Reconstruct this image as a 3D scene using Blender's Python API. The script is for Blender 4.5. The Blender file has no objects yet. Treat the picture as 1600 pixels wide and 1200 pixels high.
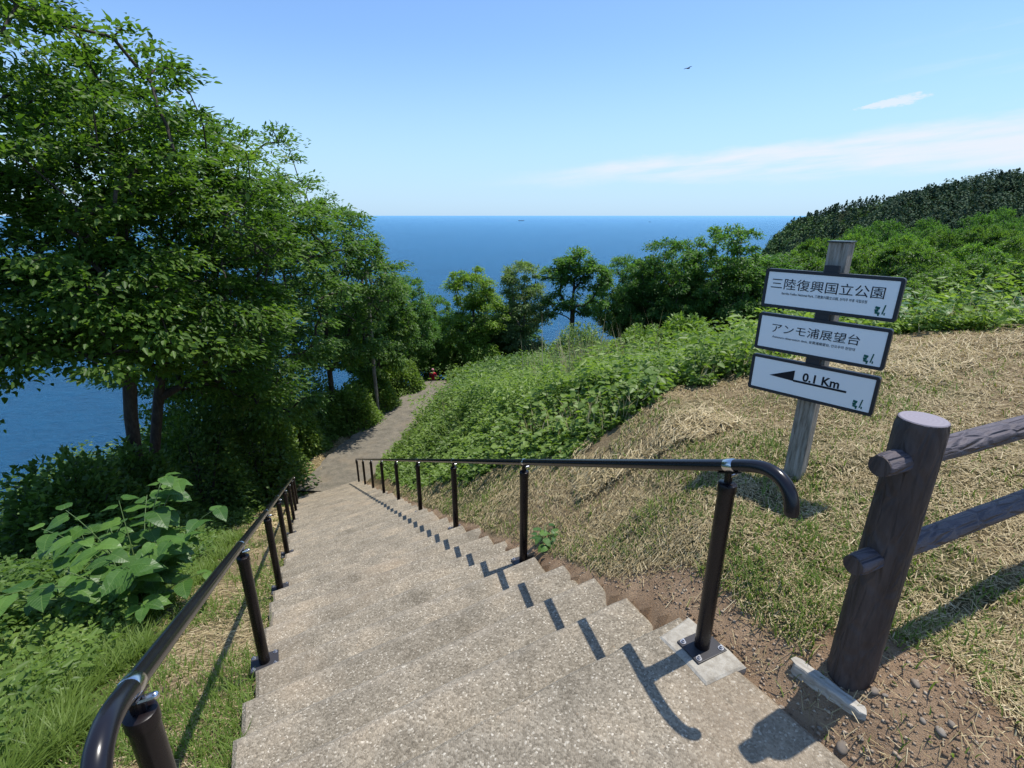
import bpy, bmesh, math, random
import numpy as np
from mathutils import Vector, Matrix, Euler

R = np.random.default_rng(7)
random.seed(7)
SC = bpy.context.scene
COL = SC.collection
PI = math.pi

# ------------------------------------------------------------------ camera
PITCH = math.atan(264 / 773)
cam_d = bpy.data.cameras.new('camera')
cam = bpy.data.objects.new('camera', cam_d)
COL.objects.link(cam)
cam.location = (0, 0, 0)
cam.rotation_euler = (PI / 2 - PITCH, 0, 0)
cam_d.sensor_width = 36
cam_d.lens = 36 * 773 / 1600
cam_d.clip_start = 0.02
cam_d.clip_end = 120000
SC.camera = cam

# ------------------------------------------------------------------ sun, sky, exposure
SUN_EL = math.radians(71)
SUN_AZ = math.atan2(.90, .43)                 # clockwise from +Y
sd = (math.cos(SUN_EL) * math.sin(SUN_AZ), math.cos(SUN_EL) * math.cos(SUN_AZ), math.sin(SUN_EL))
sun_d = bpy.data.lights.new('sun', 'SUN')
sun_d.energy = 4.6
sun_d.angle = math.radians(.53)
sun_d.color = (1.0, .955, .88)
sun = bpy.data.objects.new('sun', sun_d)
COL.objects.link(sun)
sun.rotation_euler = Vector(sd).to_track_quat('Z', 'Y').to_euler()

SC.view_settings.view_transform = 'Standard'
SC.view_settings.look = 'None'
SC.view_settings.exposure = 0.2
SC.view_settings.gamma = 1
SC.view_settings.use_curve_mapping = False

world = bpy.data.worlds.new('World')
SC.world = world
world.use_nodes = True


class NT:
    """small helper for node trees"""
    def __init__(s, tree, clear=True):
        s.t = tree
        if clear:
            tree.nodes.clear()

    def n(s, kind, **kw):
        nd = s.t.nodes.new(kind)
        for k, v in kw.items():
            if k.startswith('i_'):
                key = k[2:]
                nd.inputs[int(key) if key.isdigit() else key.replace('_', ' ')].default_value = v
            else:
                setattr(nd, k, v)
        return nd

    def l(s, a, b):
        s.t.links.new(a, b)

    def m(s, op, a, b=None, c=None, clamp=False):
        nd = s.t.nodes.new('ShaderNodeMath')
        nd.operation = op
        nd.use_clamp = clamp
        for i, v in enumerate((a, b, c)):
            if v is None:
                continue
            if isinstance(v, (int, float)):
                nd.inputs[i].default_value = v
            else:
                s.l(v, nd.inputs[i])
        return nd.outputs[0]

    def ramp(s, fac, stops, interp='LINEAR'):
        nd = s.t.nodes.new('ShaderNodeValToRGB')
        cr = nd.color_ramp
        cr.interpolation = interp
        while len(cr.elements) < len(stops):
            cr.elements.new(.5)
        for e, (p, c) in zip(cr.elements, stops):
            e.position = p
            e.color = (*c, 1) if len(c) == 3 else c
        s.l(fac, nd.inputs[0])
        return nd.outputs[0]

    def mix(s, fac, a, b, mode='MIX'):
        nd = s.t.nodes.new('ShaderNodeMix')
        nd.data_type = 'RGBA'
        nd.blend_type = mode
        for sock, v in ((nd.inputs[0], fac), (nd.inputs[6], a), (nd.inputs[7], b)):
            if isinstance(v, (int, float)):
                sock.default_value = v
            elif isinstance(v, tuple):
                sock.default_value = (*v, 1)
            else:
                s.l(v, sock)
        return nd.outputs[2]

    def noise(s, scale, detail=4, rough=.55, vec=None, out=0, dim='3D'):
        nd = s.t.nodes.new('ShaderNodeTexNoise')
        nd.noise_dimensions = dim
        nd.inputs['Scale'].default_value = scale
        nd.inputs['Detail'].default_value = detail
        nd.inputs['Roughness'].default_value = rough
        if vec is not None:
            s.l(vec, nd.inputs['Vector'])
        return nd.outputs[out]

    def sstep(s, v, a, b):
        nd = s.t.nodes.new('ShaderNodeMapRange')
        nd.interpolation_type = 'SMOOTHSTEP'
        s.l(v, nd.inputs[0])
        nd.inputs[1].default_value = a
        nd.inputs[2].default_value = b
        nd.inputs[3].default_value = 0
        nd.inputs[4].default_value = 1
        return nd.outputs[0]


w = NT(world.node_tree)
wo = w.n('ShaderNodeOutputWorld')
bg = w.n('ShaderNodeBackground')
w.l(bg.outputs[0], wo.inputs[0])
sky = w.n('ShaderNodeTexSky')
sky.sky_type = 'NISHITA'
sky.sun_disc = False
sky.sun_elevation = SUN_EL
sky.sun_rotation = SUN_AZ
sky.altitude = 100
sky.air_density = 1.0
sky.dust_density = .6
sky.ozone_density = 2.2
bg.inputs[1].default_value = .15
tc = w.n('ShaderNodeTexCoord')
sx = w.n('ShaderNodeSeparateXYZ')
w.l(tc.outputs['Generated'], sx.inputs[0])
az = w.m('MULTIPLY', w.m('ARCTAN2', sx.outputs[0], sx.outputs[1]), 57.2958)
el = w.m('MULTIPLY', w.m('ARCSINE', sx.outputs[2]), 57.2958)


def comb(a, b, c=0.0):
    nd = w.n('ShaderNodeCombineXYZ')
    for i, v in enumerate((a, b, c)):
        if isinstance(v, (int, float)):
            nd.inputs[i].default_value = v
        else:
            w.l(v, nd.inputs[i])
    return nd.outputs[0]


# thin bank of cirrus low above the sea, wider towards the right
el_t = w.m('SUBTRACT', el, w.m('MULTIPLY', az, .075))          # streaks climb gently to the right
cv = comb(w.m('MULTIPLY', az, .055), w.m('MULTIPLY', el_t, .55), 3.1)
cn = w.noise(1.0, 7, .6, cv)
wob = w.m('MULTIPLY', w.m('SUBTRACT', w.noise(.12, 4, .6, comb(az, w.m('MULTIPLY', el, 4), 9.)), .5), 2.6)
elw = w.m('ADD', el, wob)
upper = w.m('ADD', 4.3, w.m('MULTIPLY', az, .08))
lo = w.sstep(elw, 2.6, 4.4)
d_up = w.m('SUBTRACT', upper, elw)
up = w.sstep(d_up, -.5, 1.0)
azf = w.m('MULTIPLY', w.sstep(az, -8, 16), w.m('SUBTRACT', 1, w.sstep(az, 95, 150)))
band = w.m('MULTIPLY', w.m('MULTIPLY', lo, up), azf)
band = w.m('MULTIPLY', band, w.sstep(cn, .24, .58))
band = w.m('MULTIPLY', band, 1.0, clamp=True)
# the low white veil over the whole horizon
veil = w.m('ADD', w.m('MULTIPLY', w.m('SUBTRACT', 1, w.sstep(w.m('ABSOLUTE', el), 0, 17)), .72), .05)
# a wisp higher up to the right, part of scattered streaks
wisp = w.m('MULTIPLY', w.m('MULTIPLY', w.sstep(cn, .52, .72), w.sstep(el, 6, 9)), w.m('MULTIPLY', w.sstep(az, 30, 44), .30))
wisp = w.m('MULTIPLY', wisp, w.m('SUBTRACT', 1, w.sstep(el, 13, 20)))
# one small puff
da = w.m('SUBTRACT', az, 34.0)
de = w.m('SUBTRACT', w.m('SUBTRACT', el, 8.95), w.m('MULTIPLY', da, .10))
pn = w.noise(1.6, 5, .65, comb(w.m('MULTIPLY', az, .7), w.m('MULTIPLY', el, 2.2), 5.))
hgt = w.m('ADD', .36, w.m('MULTIPLY', da, .09))
rr = w.m('ADD', w.m('POWER', w.m('DIVIDE', da, 2.6), 2.0), w.m('POWER', w.m('DIVIDE', de, w.m('MAXIMUM', hgt, .12)), 2.0))
rr = w.m('ADD', rr, w.m('MULTIPLY', w.m('SUBTRACT', pn, .5), 3.2))
puff = w.m('MULTIPLY', w.m('SUBTRACT', 1, w.sstep(rr, .25, 1.2)), .8)
cl = w.m('MAXIMUM', w.m('MAXIMUM', band, puff), wisp, clamp=True)
tinted = w.mix(1.0, sky.outputs[0], (.82, 1.0, 1.20), 'MULTIPLY')
c1 = w.mix(veil, tinted, (2.95, 4.35, 5.9))
c2 = w.mix(cl, c1, (4.8, 5.2, 5.8))
w.l(c2, bg.inputs[0])


# ================================================================== helpers
def principled(name, base=(.5, .5, .5), rough=.6, spec=.5, metal=0.0):
    m = bpy.data.materials.new(name)
    m.use_nodes = True
    t = NT(m.node_tree)
    out = t.n('ShaderNodeOutputMaterial')
    p = t.n('ShaderNodeBsdfPrincipled')
    p.inputs['Base Color'].default_value = (*base, 1)
    p.inputs['Roughness'].default_value = rough
    p.inputs['Specular IOR Level'].default_value = spec
    p.inputs['Metallic'].default_value = metal
    if name == 'sea_water':
        p.inputs['IOR'].default_value = 1.33
        p.inputs['Specular Tint'].default_value = (.55, .84, 1, 1)
    t.l(p.outputs[0], out.inputs[0])
    return m, t, p, out


def bump(t, p, height, strength=.5, dist=.01):
    b = t.n('ShaderNodeBump')
    b.inputs['Strength'].default_value = strength
    b.inputs['Distance'].default_value = dist
    t.l(height, b.inputs['Height'])
    t.l(b.outputs[0], p.inputs['Normal'])
    return b


def leaf_mat(name, dark, mid, light, trans=.35, rough=.45, spec=.35, var=.25):
    m, t, p, out = principled(name, rough=rough, spec=spec)
    a = t.n('ShaderNodeAttribute')
    a.attribute_name = 'tint'
    oi = t.n('ShaderNodeObjectInfo')
    f = t.m('ADD', a.outputs['Fac'], t.m('MULTIPLY', t.m('SUBTRACT', oi.outputs['Random'], .5), var), clamp=True)
    col = t.ramp(f, [(0, dark), (.5, mid), (1, light)])
    t.l(col, p.inputs['Base Color'])
    tr = t.n('ShaderNodeBsdfTranslucent')
    c2 = t.mix(1.0, col, (1.25, 1.35, .55), 'MULTIPLY')
    t.l(c2, tr.inputs[0])
    mx = t.n('ShaderNodeMixShader')
    mx.inputs[0].default_value = trans
    t.l(p.outputs[0], mx.inputs[1])
    t.l(tr.outputs[0], mx.inputs[2])
    t.l(mx.outputs[0], out.inputs[0])
    return m


def np_mesh(name, V, F, mat=None, tint=None, smooth=False, attrs=None):
    """V (n,3), F (m,k) all faces with k corners"""
    me = bpy.data.meshes.new(name)
    V = np.ascontiguousarray(V, dtype=np.float32)
    F = np.ascontiguousarray(F, dtype=np.int32)
    k = F.shape[1]
    me.vertices.add(len(V))
    me.vertices.foreach_set('co', V.ravel())
    me.loops.add(F.size)
    me.loops.foreach_set('vertex_index', F.ravel())
    me.polygons.add(len(F))
    me.polygons.foreach_set('loop_start', np.arange(0, F.size, k, dtype=np.int32))
    if smooth:
        me.polygons.foreach_set('use_smooth', np.ones(len(F), dtype=bool))
    if tint is not None:
        attrs = dict(attrs or {}, tint=tint)
    for nm, arr in (attrs or {}).items():
        a = me.attributes.new(nm, 'FLOAT', 'POINT')
        a.data.foreach_set('value', np.ascontiguousarray(arr, dtype=np.float32))
    me.update(calc_edges=True)
    if mat:
        me.materials.append(mat)
    return me


def link(name, me, parent=None, loc=None):
    o = bpy.data.objects.new(name, me)
    COL.objects.link(o)
    if parent is not None:
        o.parent = parent
    if loc is not None:
        o.location = loc
    return o


def tag(o, label=None, cat=None, group=None, kind=None):
    if label:
        o['label'] = label
    if cat:
        o['category'] = cat
    if group:
        o['group'] = group
    if kind:
        o['kind'] = kind
    return o


def empty(name, loc=(0, 0, 0), rz=0.0):
    o = bpy.data.objects.new(name, None)
    o.empty_display_size = .1
    COL.objects.link(o)
    o.location = loc
    o.rotation_euler = (0, 0, rz)
    return o


def bm_obj(name, bm, mat, parent=None, smooth=False, bev=None):
    if bev:
        bmesh.ops.bevel(bm, geom=list(bm.edges), offset=bev, segments=2, profile=.6, affect='EDGES')
    me = bpy.data.meshes.new(name)
    bm.to_mesh(me)
    bm.free()
    me.materials.append(mat)
    if smooth:
        me.polygons.foreach_set('use_smooth', [True] * len(me.polygons))
        try:
            me.set_sharp_from_angle(angle=math.radians(35))
        except Exception:
            pass
    return link(name, me, parent)


def add_box(bm, c, size, mat3=None):
    r = bmesh.ops.create_cube(bm, size=1)
    M = Matrix.Translation(c) @ (mat3.to_4x4() if mat3 else Matrix.Identity(4)) @ Matrix.Diagonal((*size, 1))
    bmesh.ops.transform(bm, matrix=M, verts=r['verts'])
    return r['verts']


def add_tube(bm, pts, radii, seg=16, cap=True):
    pts = [Vector(p) for p in pts]
    if isinstance(radii, (int, float)):
        radii = [radii] * len(pts)
    rings = []
    up = Vector((0, 0, 1))
    t0 = (pts[1] - pts[0]).normalized()
    if abs(t0.dot(up)) > .95:
        up = Vector((1, 0, 0))
    x = t0.cross(up).normalized()
    for i, p in enumerate(pts):
        a = pts[max(i - 1, 0)]
        b = pts[min(i + 1, len(pts) - 1)]
        t = (b - a).normalized()
        x = (x - t * x.dot(t)).normalized()
        y = t.cross(x)
        rings.append([bm.verts.new(p + (x * math.cos(q) + y * math.sin(q)) * radii[i])
                      for q in (2 * PI * k / seg for k in range(seg))])
    for r0, r1 in zip(rings, rings[1:]):
        for k in range(seg):
            bm.faces.new((r0[k], r0[(k + 1) % seg], r1[(k + 1) % seg], r1[k]))
    if cap:
        bm.faces.new(rings[0][::-1])
        bm.faces.new(rings[-1])
    return rings


# value noise for numpy
_perm = R.random((64, 64, 64))


def vnoise(x, y, z=0.0, f=1.0):
    x = np.asarray(x, float) * f
    y = np.asarray(y, float) * f
    z = np.broadcast_to(np.asarray(z, float) * f, x.shape)
    xi, yi, zi = np.floor(x).astype(int), np.floor(y).astype(int), np.floor(z).astype(int)
    u, v, s = x - xi, y - yi, z - zi
    u, v, s = u * u * (3 - 2 * u), v * v * (3 - 2 * v), s * s * (3 - 2 * s)
    r = 0
    for a in (0, 1):
        for b in (0, 1):
            for c in (0, 1):
                r = r + _perm[(xi + a) % 64, (yi + b) % 64, (zi + c) % 64] * (u if a else 1 - u) * (v if b else 1 - v) * (s if c else 1 - s)
    return r


def fbm(x, y, z=0.0, f=1.0, o=4):
    r, a, t = 0, 1, 0
    for k in range(o):
        r = r + a * vnoise(x, y, z, f)
        t += a
        a *= .5
        f *= 2.03
    return r / t


def smoothst(a, b, x):
    t = np.clip((x - a) / (b - a), 0, 1)
    return t * t * (3 - 2 * t)


# ================================================================== ground shape
DX, DY = -.4186, .9082            # the way the stairs run down
NX, NY = .9082, .4186             # to the right across them
RISE, TREAD = .1486, .3153
S0 = 1.22                         # first nosing
NC, HW = .48, .88                 # centre line offset and half width
NSTEP = 41
SE = S0 + TREAD * NSTEP
ZE = -1.6 - RISE * NSTEP


def sn(s, n):
    return (DX * s + NX * n, DY * s + NY * n)


_c = lambda s: sn(s, NC)
PATH = [(*_c(-8), -1.6), (*_c(S0), -1.6), (*_c(SE), ZE - .03),
        (-4.90, 16.4, -7.88), (-4.50, 19.2, -8.04), (-4.10, 22.0, -8.22), (-3.95, 24.6, -8.42), (-4.1, 26.2, -8.75),
        (-4.7, 29.0, -10.1), (-5.55, 33.0, -12.0), (-6.4, 38.0, -14.3), (-7.0, 44.0, -17.)]


def path_coords(x, y):
    best = np.full(x.shape, 1e9)
    q = np.zeros(x.shape)
    zc = np.zeros(x.shape)
    for (x0, y0, z0), (x1, y1, z1) in zip(PATH, PATH[1:]):
        dx, dy = x1 - x0, y1 - y0
        L2 = dx * dx + dy * dy
        t = np.clip(((x - x0) * dx + (y - y0) * dy) / L2, 0, 1)
        px, py = x0 + t * dx, y0 + t * dy
        d = np.hypot(x - px, y - py)
        side = np.sign((x - x0) * dy - (y - y0) * dx)
        m = d < best
        best = np.where(m, d, best)
        q = np.where(m, d * side, q)
        zc = np.where(m, z0 + t * (z1 - z0), zc)
    return q, zc


def softplus(x, k=1.0):
    return np.where(x > 30 * k, x, k * np.log1p(np.exp(np.minimum(x / k, 30))))


def crest_y(x):
    return 3.9 + .42 * (np.clip(x, -2, 4.6) - .9)


TILT = .055


def half_width(x, y):
    s_ = DX * x + DY * y
    return HW + .28 * smoothst(SE - .6, SE + 2.0, s_)


def H(x, y, rough=True):
    x = np.asarray(x, float)
    y = np.asarray(y, float)
    q, zc = path_coords(x, y)
    s_ = DX * x + DY * y
    zc = zc + TILT * np.clip(q - .82, -1.75, 0) * (1 - smoothst(SE, SE + 1.5, s_))
    # left of the path
    a = np.abs(q) - half_width(x, y) + HW
    zl = zc - .10 - .07 * (1 - smoothst(HW + .1, HW + .5, a)) - .03 * np.clip(a - HW, 0, 5) - .45 * softplus(a - 6.5, .7) - 1.3 * softplus(a - 16, 2)
    # the mown mound to the right
    xx = np.clip(x, -3, 7)
    yy = np.clip(y, -3, 7)
    M = -1.45 + .055 * ((xx - 1.15) * .9 + (yy - 1.26) * .43)
    w_ = y - crest_y(x)
    M = M - (.42 - .02 * smoothst(14, 40, x)) * softplus(w_, .35) + (.13 + .05 * smoothst(14, 40, x)) * softplus(w_ - 6, 1.5)
    sh = .8 * smoothst(SE - 1.5, SE + 1.5, s_)
    bank = zc + .78 * np.maximum(a - HW - sh, .12 * (a - HW)) - .045
    k = .12
    hmn = np.clip(.5 + .5 * (bank - M) / k, 0, 1)
    zr = bank * (1 - hmn) + M * hmn - k * hmn * (1 - hmn)
    z = np.where(q > 0, zr, zl)
    inner = a < HW - .05
    on_stairs = smoothst(S0 - .3, S0 + .2, DX * x + DY * y) * (1 - smoothst(SE - .45, SE - .05, DX * x + DY * y))
    z = np.where(inner, zc - .04 - .16 * on_stairs, z)
    # towards the sea
    yc = 47 + 3.2 * np.clip(x - 12, 0, 400)
    z = z - 1.25 * softplus(y - yc, 2.5)
    if rough:
        off = smoothst(HW - .02, HW + .5, a)
        z = z + off * ((fbm(x, y, 0, 1.3, 3) - .5) * .16 + (fbm(x, y, 5, 7., 2) - .5) * .035 * (np.hypot(x, y) < 25))
    return np.maximum(z, -114)


def hs(x, y):
    return float(H(np.array([x]), np.array([y]))[0])


def axis(a, b, fine0, fine1, step):
    mid = list(np.arange(fine0, fine1 + 1e-6, step))
    lo, hi = [], []
    v, st = fine0, step
    while v > a:
        st *= 1.09
        v -= st
        lo.append(v)
    v, st = mid[-1], step
    while v < b:
        st *= 1.09
        v += st
        hi.append(v)
    return np.array(lo[::-1] + mid + hi)


def green_mask(x, y):
    q, zc = path_coords(x, y)
    g = fbm(x, y, 2, .9, 4)
    g2 = smoothst(.47, .62, g) * .75
    left = smoothst(-1.35, -1.9, q) + 0 * x
    far = smoothst(.0, .8, (y - crest_y(x)) * (x > -2))
    return np.clip(np.maximum(np.maximum(g2, left), np.where(q > 0, far, 0)), 0, 1)


def soil_mask(x, y):
    q, zc = path_coords(x, y)
    s = DX * x + DY * y
    d = q - HW
    near = (1 - smoothst(.05, .42, d)) * (1 - smoothst(1.3, 2.3, s)) * (q > 0)
    edge = (1 - smoothst(.0, .13, d)) * (q > 0)
    fx = 1 - smoothst(.12, .5, np.hypot(x - 1.18, y - 1.15))
    leftp = (1 - smoothst(.15, .35, np.hypot(x + 1.22, y - .95))) * .7
    return np.clip(np.maximum(np.maximum(near, edge * .8), np.maximum(fx, leftp)) + (fbm(x, y, 8, 3., 3) - .5) * .9, 0, 1)


# ------------------------------------------------------------------ ground
def build_ground():
    xs = axis(-160, 420, -5, 5.5, .05)
    ys = axis(-60, 420, -.8, 8, .05)
    X, Y = np.meshgrid(xs, ys)
    Z = H(X, Y)
    V = np.stack([X, Y, Z], -1).reshape(-1, 3)
    nx, ny = len(xs), len(ys)
    I = np.arange(nx * ny).reshape(ny, nx)
    F = np.stack([I[:-1, :-1], I[:-1, 1:], I[1:, 1:], I[1:, :-1]], -1).reshape(-1, 4)
    m, t, p, out = principled('ground_soil_and_straw', rough=.95, spec=.1)
    ag = t.n('ShaderNodeAttribute', attribute_name='green')
    as_ = t.n('ShaderNodeAttribute', attribute_name='soil')
    geo = t.n('ShaderNodeNewGeometry')
    pos = geo.outputs['Position']
    n1 = t.noise(60, 6, .75, pos)
    n2 = t.noise(6, 5, .6, pos)
    n3 = t.noise(240, 3, .7, pos)
    straw = t.ramp(n1, [(.25, (.11, .078, .045)), (.5, (.25, .185, .105)), (.75, (.40, .32, .195))])
    soil = t.ramp(n2, [(.3, (.23, .145, .085)), (.7, (.46, .315, .195))])
    soil = t.mix(t.sstep(n3, .52, .75), soil, (.43, .33, .235))
    green = t.ramp(n1, [(.3, (.018, .032, .010)), (.7, (.055, .085, .025))])
    c = t.mix(t.m('MULTIPLY', ag.outputs['Fac'], .8), straw, green)
    c = t.mix(t.sstep(as_.outputs['Fac'], .35, .65), c, soil)
    t.l(c, p.inputs['Base Color'])
    bump(t, p, t.m('ADD', n1, t.m('MULTIPLY', n3, .5)), .8, .02)
    me = np_mesh('ground', V, F, m, smooth=True, attrs={'green': green_mask(V[:, 0], V[:, 1]), 'soil': soil_mask(V[:, 0], V[:, 1])})
    return tag(link('ground', me), 'sloping ground of mown dry grass and bare soil above the sea', kind='structure')


build_ground()

# ------------------------------------------------------------------ sea
SEA_Z = -110.0


def build_sea():
    rad = np.concatenate([np.linspace(0, 400, 5), np.geomspace(500, 90000, 30)])
    n = 128
    V = [(0, 0, SEA_Z)]
    for r in rad[1:]:
        for k in range(n):
            V.append((r * math.cos(2 * PI * k / n), r * math.sin(2 * PI * k / n), SEA_Z))
    bm = bmesh.new()
    vs = [bm.verts.new(v) for v in V]
    for k in range(n):
        bm.faces.new((vs[0], vs[1 + k], vs[1 + (k + 1) % n]))
    for i in range(len(rad) - 2):
        a = 1 + i * n
        b = a + n
        for k in range(n):
            bm.faces.new((vs[a + k], vs[b + k], vs[b + (k + 1) % n], vs[a + (k + 1) % n]))
    m, t, p, out = principled('sea_water', (.012, .06, .15), .18, .32)
    geo = t.n('ShaderNodeNewGeometry')
    mp = t.n('ShaderNodeMapping')
    mp.inputs['Rotation'].default_value = (0, 0, math.radians(-24))
    mp.inputs['Scale'].default_value = (.6, 1.3, 1)
    t.l(geo.outputs['Position'], mp.inputs[0])
    big = t.noise(.012, 5, .6, mp.outputs[0])
    mid = t.noise(.11, 5, .62, mp.outputs[0])
    fine = t.noise(.55, 5, .65, mp.outputs[0])
    c = t.ramp(t.m('ADD', t.m('MULTIPLY', big, .5), t.m('MULTIPLY', mid, .5)), [(.36, (.001, .020, .060)), (.64, (.001, .043, .105))])
    c = t.mix(t.m('MULTIPLY', t.sstep(fine, .42, .62), .38), c, t.mix(1.0, c, (.45, .55, .62), 'MULTIPLY'))
    foam = t.sstep(t.m('ADD', fine, t.m('MULTIPLY', t.sstep(mid, .5, .75), .12)), .765, .80)
    c = t.mix(t.m('MULTIPLY', foam, .6), c, (.6, .68, .72))
    dif = t.n('ShaderNodeBsdfDiffuse')
    t.l(c, dif.inputs['Color'])
    glo = t.n('ShaderNodeBsdfGlossy')
    glo.inputs['Color'].default_value = (.47, .80, 1.0, 1)
    glo.inputs['Roughness'].default_value = .22
    fre = t.n('ShaderNodeFresnel')
    fre.inputs['IOR'].default_value = 1.33
    mxs = t.n('ShaderNodeMixShader')
    t.l(t.m('MULTIPLY', fre.outputs[0], .92), mxs.inputs[0])
    t.l(dif.outputs[0], mxs.inputs[1])
    t.l(glo.outputs[0], mxs.inputs[2])
    t.l(mxs.outputs[0], out.inputs[0])
    b_ = bump(t, p, t.m('ADD', t.m('MULTIPLY', mid, 1.6), t.m('MULTIPLY', fine, 1.1)), 1.0, 1.0)
    for nd_ in (glo, fre, dif):
        t.l(b_.outputs[0], nd_.inputs['Normal'])
    o = bm_obj('sea', bm, m)
    tag(o, 'blue sea rippled by wind out to the horizon', kind='structure')


build_sea()

# ------------------------------------------------------------------ concrete
def concrete(name, tone=1.0, tint=(1.03, 1.0, .94)):
    m, t, p, out = principled(name, rough=.9, spec=.2)
    geo = t.n('ShaderNodeNewGeometry')
    pos = geo.outputs['Position']
    vo = t.n('ShaderNodeTexVoronoi', i_Scale=150.0)
    t.l(pos, vo.inputs['Vector'])
    sp = t.n('ShaderNodeSeparateColor')
    t.l(vo.outputs['Color'], sp.inputs[0])
    peb = t.ramp(sp.outputs[0], [(0, (.135, .118, .095)), (.35, (.195, .172, .140)), (.7, (.245, .218, .180)), (.93, (.29, .26, .215)), (1, (.46, .43, .38))])
    vo2 = t.n('ShaderNodeTexVoronoi', i_Scale=60.0)
    t.l(pos, vo2.inputs['Vector'])
    sp2 = t.n('ShaderNodeSeparateColor')
    t.l(vo2.outputs['Color'], sp2.inputs[0])
    big = t.m('MULTIPLY', t.sstep(sp2.outputs[1], .95, .97), t.m('SUBTRACT', 1, t.sstep(vo2.outputs['Distance'], .2, .38)))
    c = t.mix(t.m('MULTIPLY', big, .5), peb, t.ramp(sp2.outputs[2], [(0, (.13, .10, .08)), (.5, (.38, .30, .22)), (1, (.66, .63, .58))]))
    n1 = t.noise(3.2, 6, .65, pos)
    n2 = t.noise(.9, 4, .6, pos)
    c = t.mix(1.0, c, t.ramp(n1, [(.28, (.62, .62, .60)), (.5, (.95, .95, .93)), (.72, (1.25, 1.2, 1.12))]), 'MULTIPLY')
    c = t.mix(t.m('MULTIPLY', t.sstep(n2, .5, .72), .35), c, (.30, .23, .16))
    c = t.mix(t.sstep(t.noise(16, 4, .7, pos), .57, .75), c, t.mix(1., c, (.72, .73, .72), 'MULTIPLY'))
    c = t.mix(1.0, c, tuple(tone * k_ for k_ in tint), 'MULTIPLY')
    t.l(c, p.inputs['Base Color'])
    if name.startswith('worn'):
        # colour darkens towards the back of each tread, the nosing is rubbed paler
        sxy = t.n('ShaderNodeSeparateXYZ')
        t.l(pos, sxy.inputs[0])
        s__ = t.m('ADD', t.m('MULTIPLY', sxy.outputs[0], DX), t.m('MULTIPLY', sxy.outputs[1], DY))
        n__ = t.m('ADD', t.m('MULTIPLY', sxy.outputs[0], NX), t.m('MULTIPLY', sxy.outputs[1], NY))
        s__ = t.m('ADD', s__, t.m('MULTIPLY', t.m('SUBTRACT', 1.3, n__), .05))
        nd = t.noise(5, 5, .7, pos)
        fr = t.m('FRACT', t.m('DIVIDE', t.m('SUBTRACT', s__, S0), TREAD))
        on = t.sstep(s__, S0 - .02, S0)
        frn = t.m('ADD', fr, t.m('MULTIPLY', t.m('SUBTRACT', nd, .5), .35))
        tread_back = t.m('MULTIPLY', t.m('SUBTRACT', 1, t.sstep(frn, .02, .26)), on)
        c = t.mix(t.m('MULTIPLY', tread_back, .22), c, (.085, .070, .052))
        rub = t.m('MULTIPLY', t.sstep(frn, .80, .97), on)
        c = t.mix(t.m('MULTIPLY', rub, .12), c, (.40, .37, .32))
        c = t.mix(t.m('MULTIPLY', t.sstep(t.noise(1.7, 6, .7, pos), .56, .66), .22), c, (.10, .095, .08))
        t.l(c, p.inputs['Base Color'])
    bump(t, p, t.m('ADD', t.m('MULTIPLY', vo.outputs['Distance'], -1.), t.m('MULTIPLY', t.noise(300, 2, .6, pos), .4)), .55, .006)
    return m


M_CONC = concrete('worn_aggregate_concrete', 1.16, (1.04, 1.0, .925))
M_PATH = concrete('path_concrete', .80, (1.0, 1.0, .97))

stairs = empty('stairs', (*sn(S0, NC), -1.6))
tag(stairs, 'long straight flight of worn concrete steps running down to the path', kind='structure')


SKEW = .05                        # the steps are cast slightly out of square


def slab(poly, ztop, depth, name, parent, mat, round_=.018, jag=.012, sub=18):
    """a cast step: polygon outline [(s,n)...] with nibbled edges and a rounded top arris"""
    pts = []
    for (s0, n0), (s1, n1) in zip(poly, poly[1:] + poly[:1]):
        L = math.hypot(s1 - s0, n1 - n0)
        k = max(1, int(L / .09))
        for i in range(k):
            f = i / k
            pts.append((s0 + (s1 - s0) * f, n0 + (n1 - n0) * f))
    bm = bmesh.new()
    top, shoulder, bot = [], [], []
    cs = sum(p[0] for p in pts) / len(pts)
    cn_ = sum(p[1] for p in pts) / len(pts)
    for s, n in pts:
        j = (float(fbm(np.array([s * 9.]), np.array([n * 9.]), ztop * 3)[0]) - .5) * 2 * jag
        ds, dn = s - cs, n - cn_
        ss = s + math.copysign(min(abs(j), jag), j) * (1 if ds > 0 else -1)
        nn = n + j * 1.2 * (1 if dn > 0 else -1)
        ss -= SKEW * (1.3 - n)
        x, y = sn(ss, nn)
        xi, yi = sn(ss - round_ * (1 if ds > 0 else -1), nn - round_ * (1 if dn > 0 else -1))
        dz = (float(fbm(np.array([s * 3.]), np.array([n * 3.]), 7.)[0]) - .5) * .008 + TILT * min(0, n - 1.3)
        top.append(bm.verts.new((xi, yi, ztop + dz)))
        shoulder.append(bm.verts.new((x, y, ztop + dz - round_ * .8)))
        bot.append(bm.verts.new((x, y, ztop - depth)))
    bm.faces.new(top)
    n_ = len(pts)
    for i in range(n_):
        k = (i + 1) % n_
        bm.faces.new((top[k], top[i], shoulder[i], shoulder[k]))
        bm.faces.new((shoulder[k], shoulder[i], bot[i], bot[k]))
    bmesh.ops.recalc_face_normals(bm, faces=bm.faces)
    o = bm_obj(name, bm, mat, parent)
    if parent:
        o.matrix_parent_inverse = Matrix.Translation(parent.location).inverted()
    return o


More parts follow.
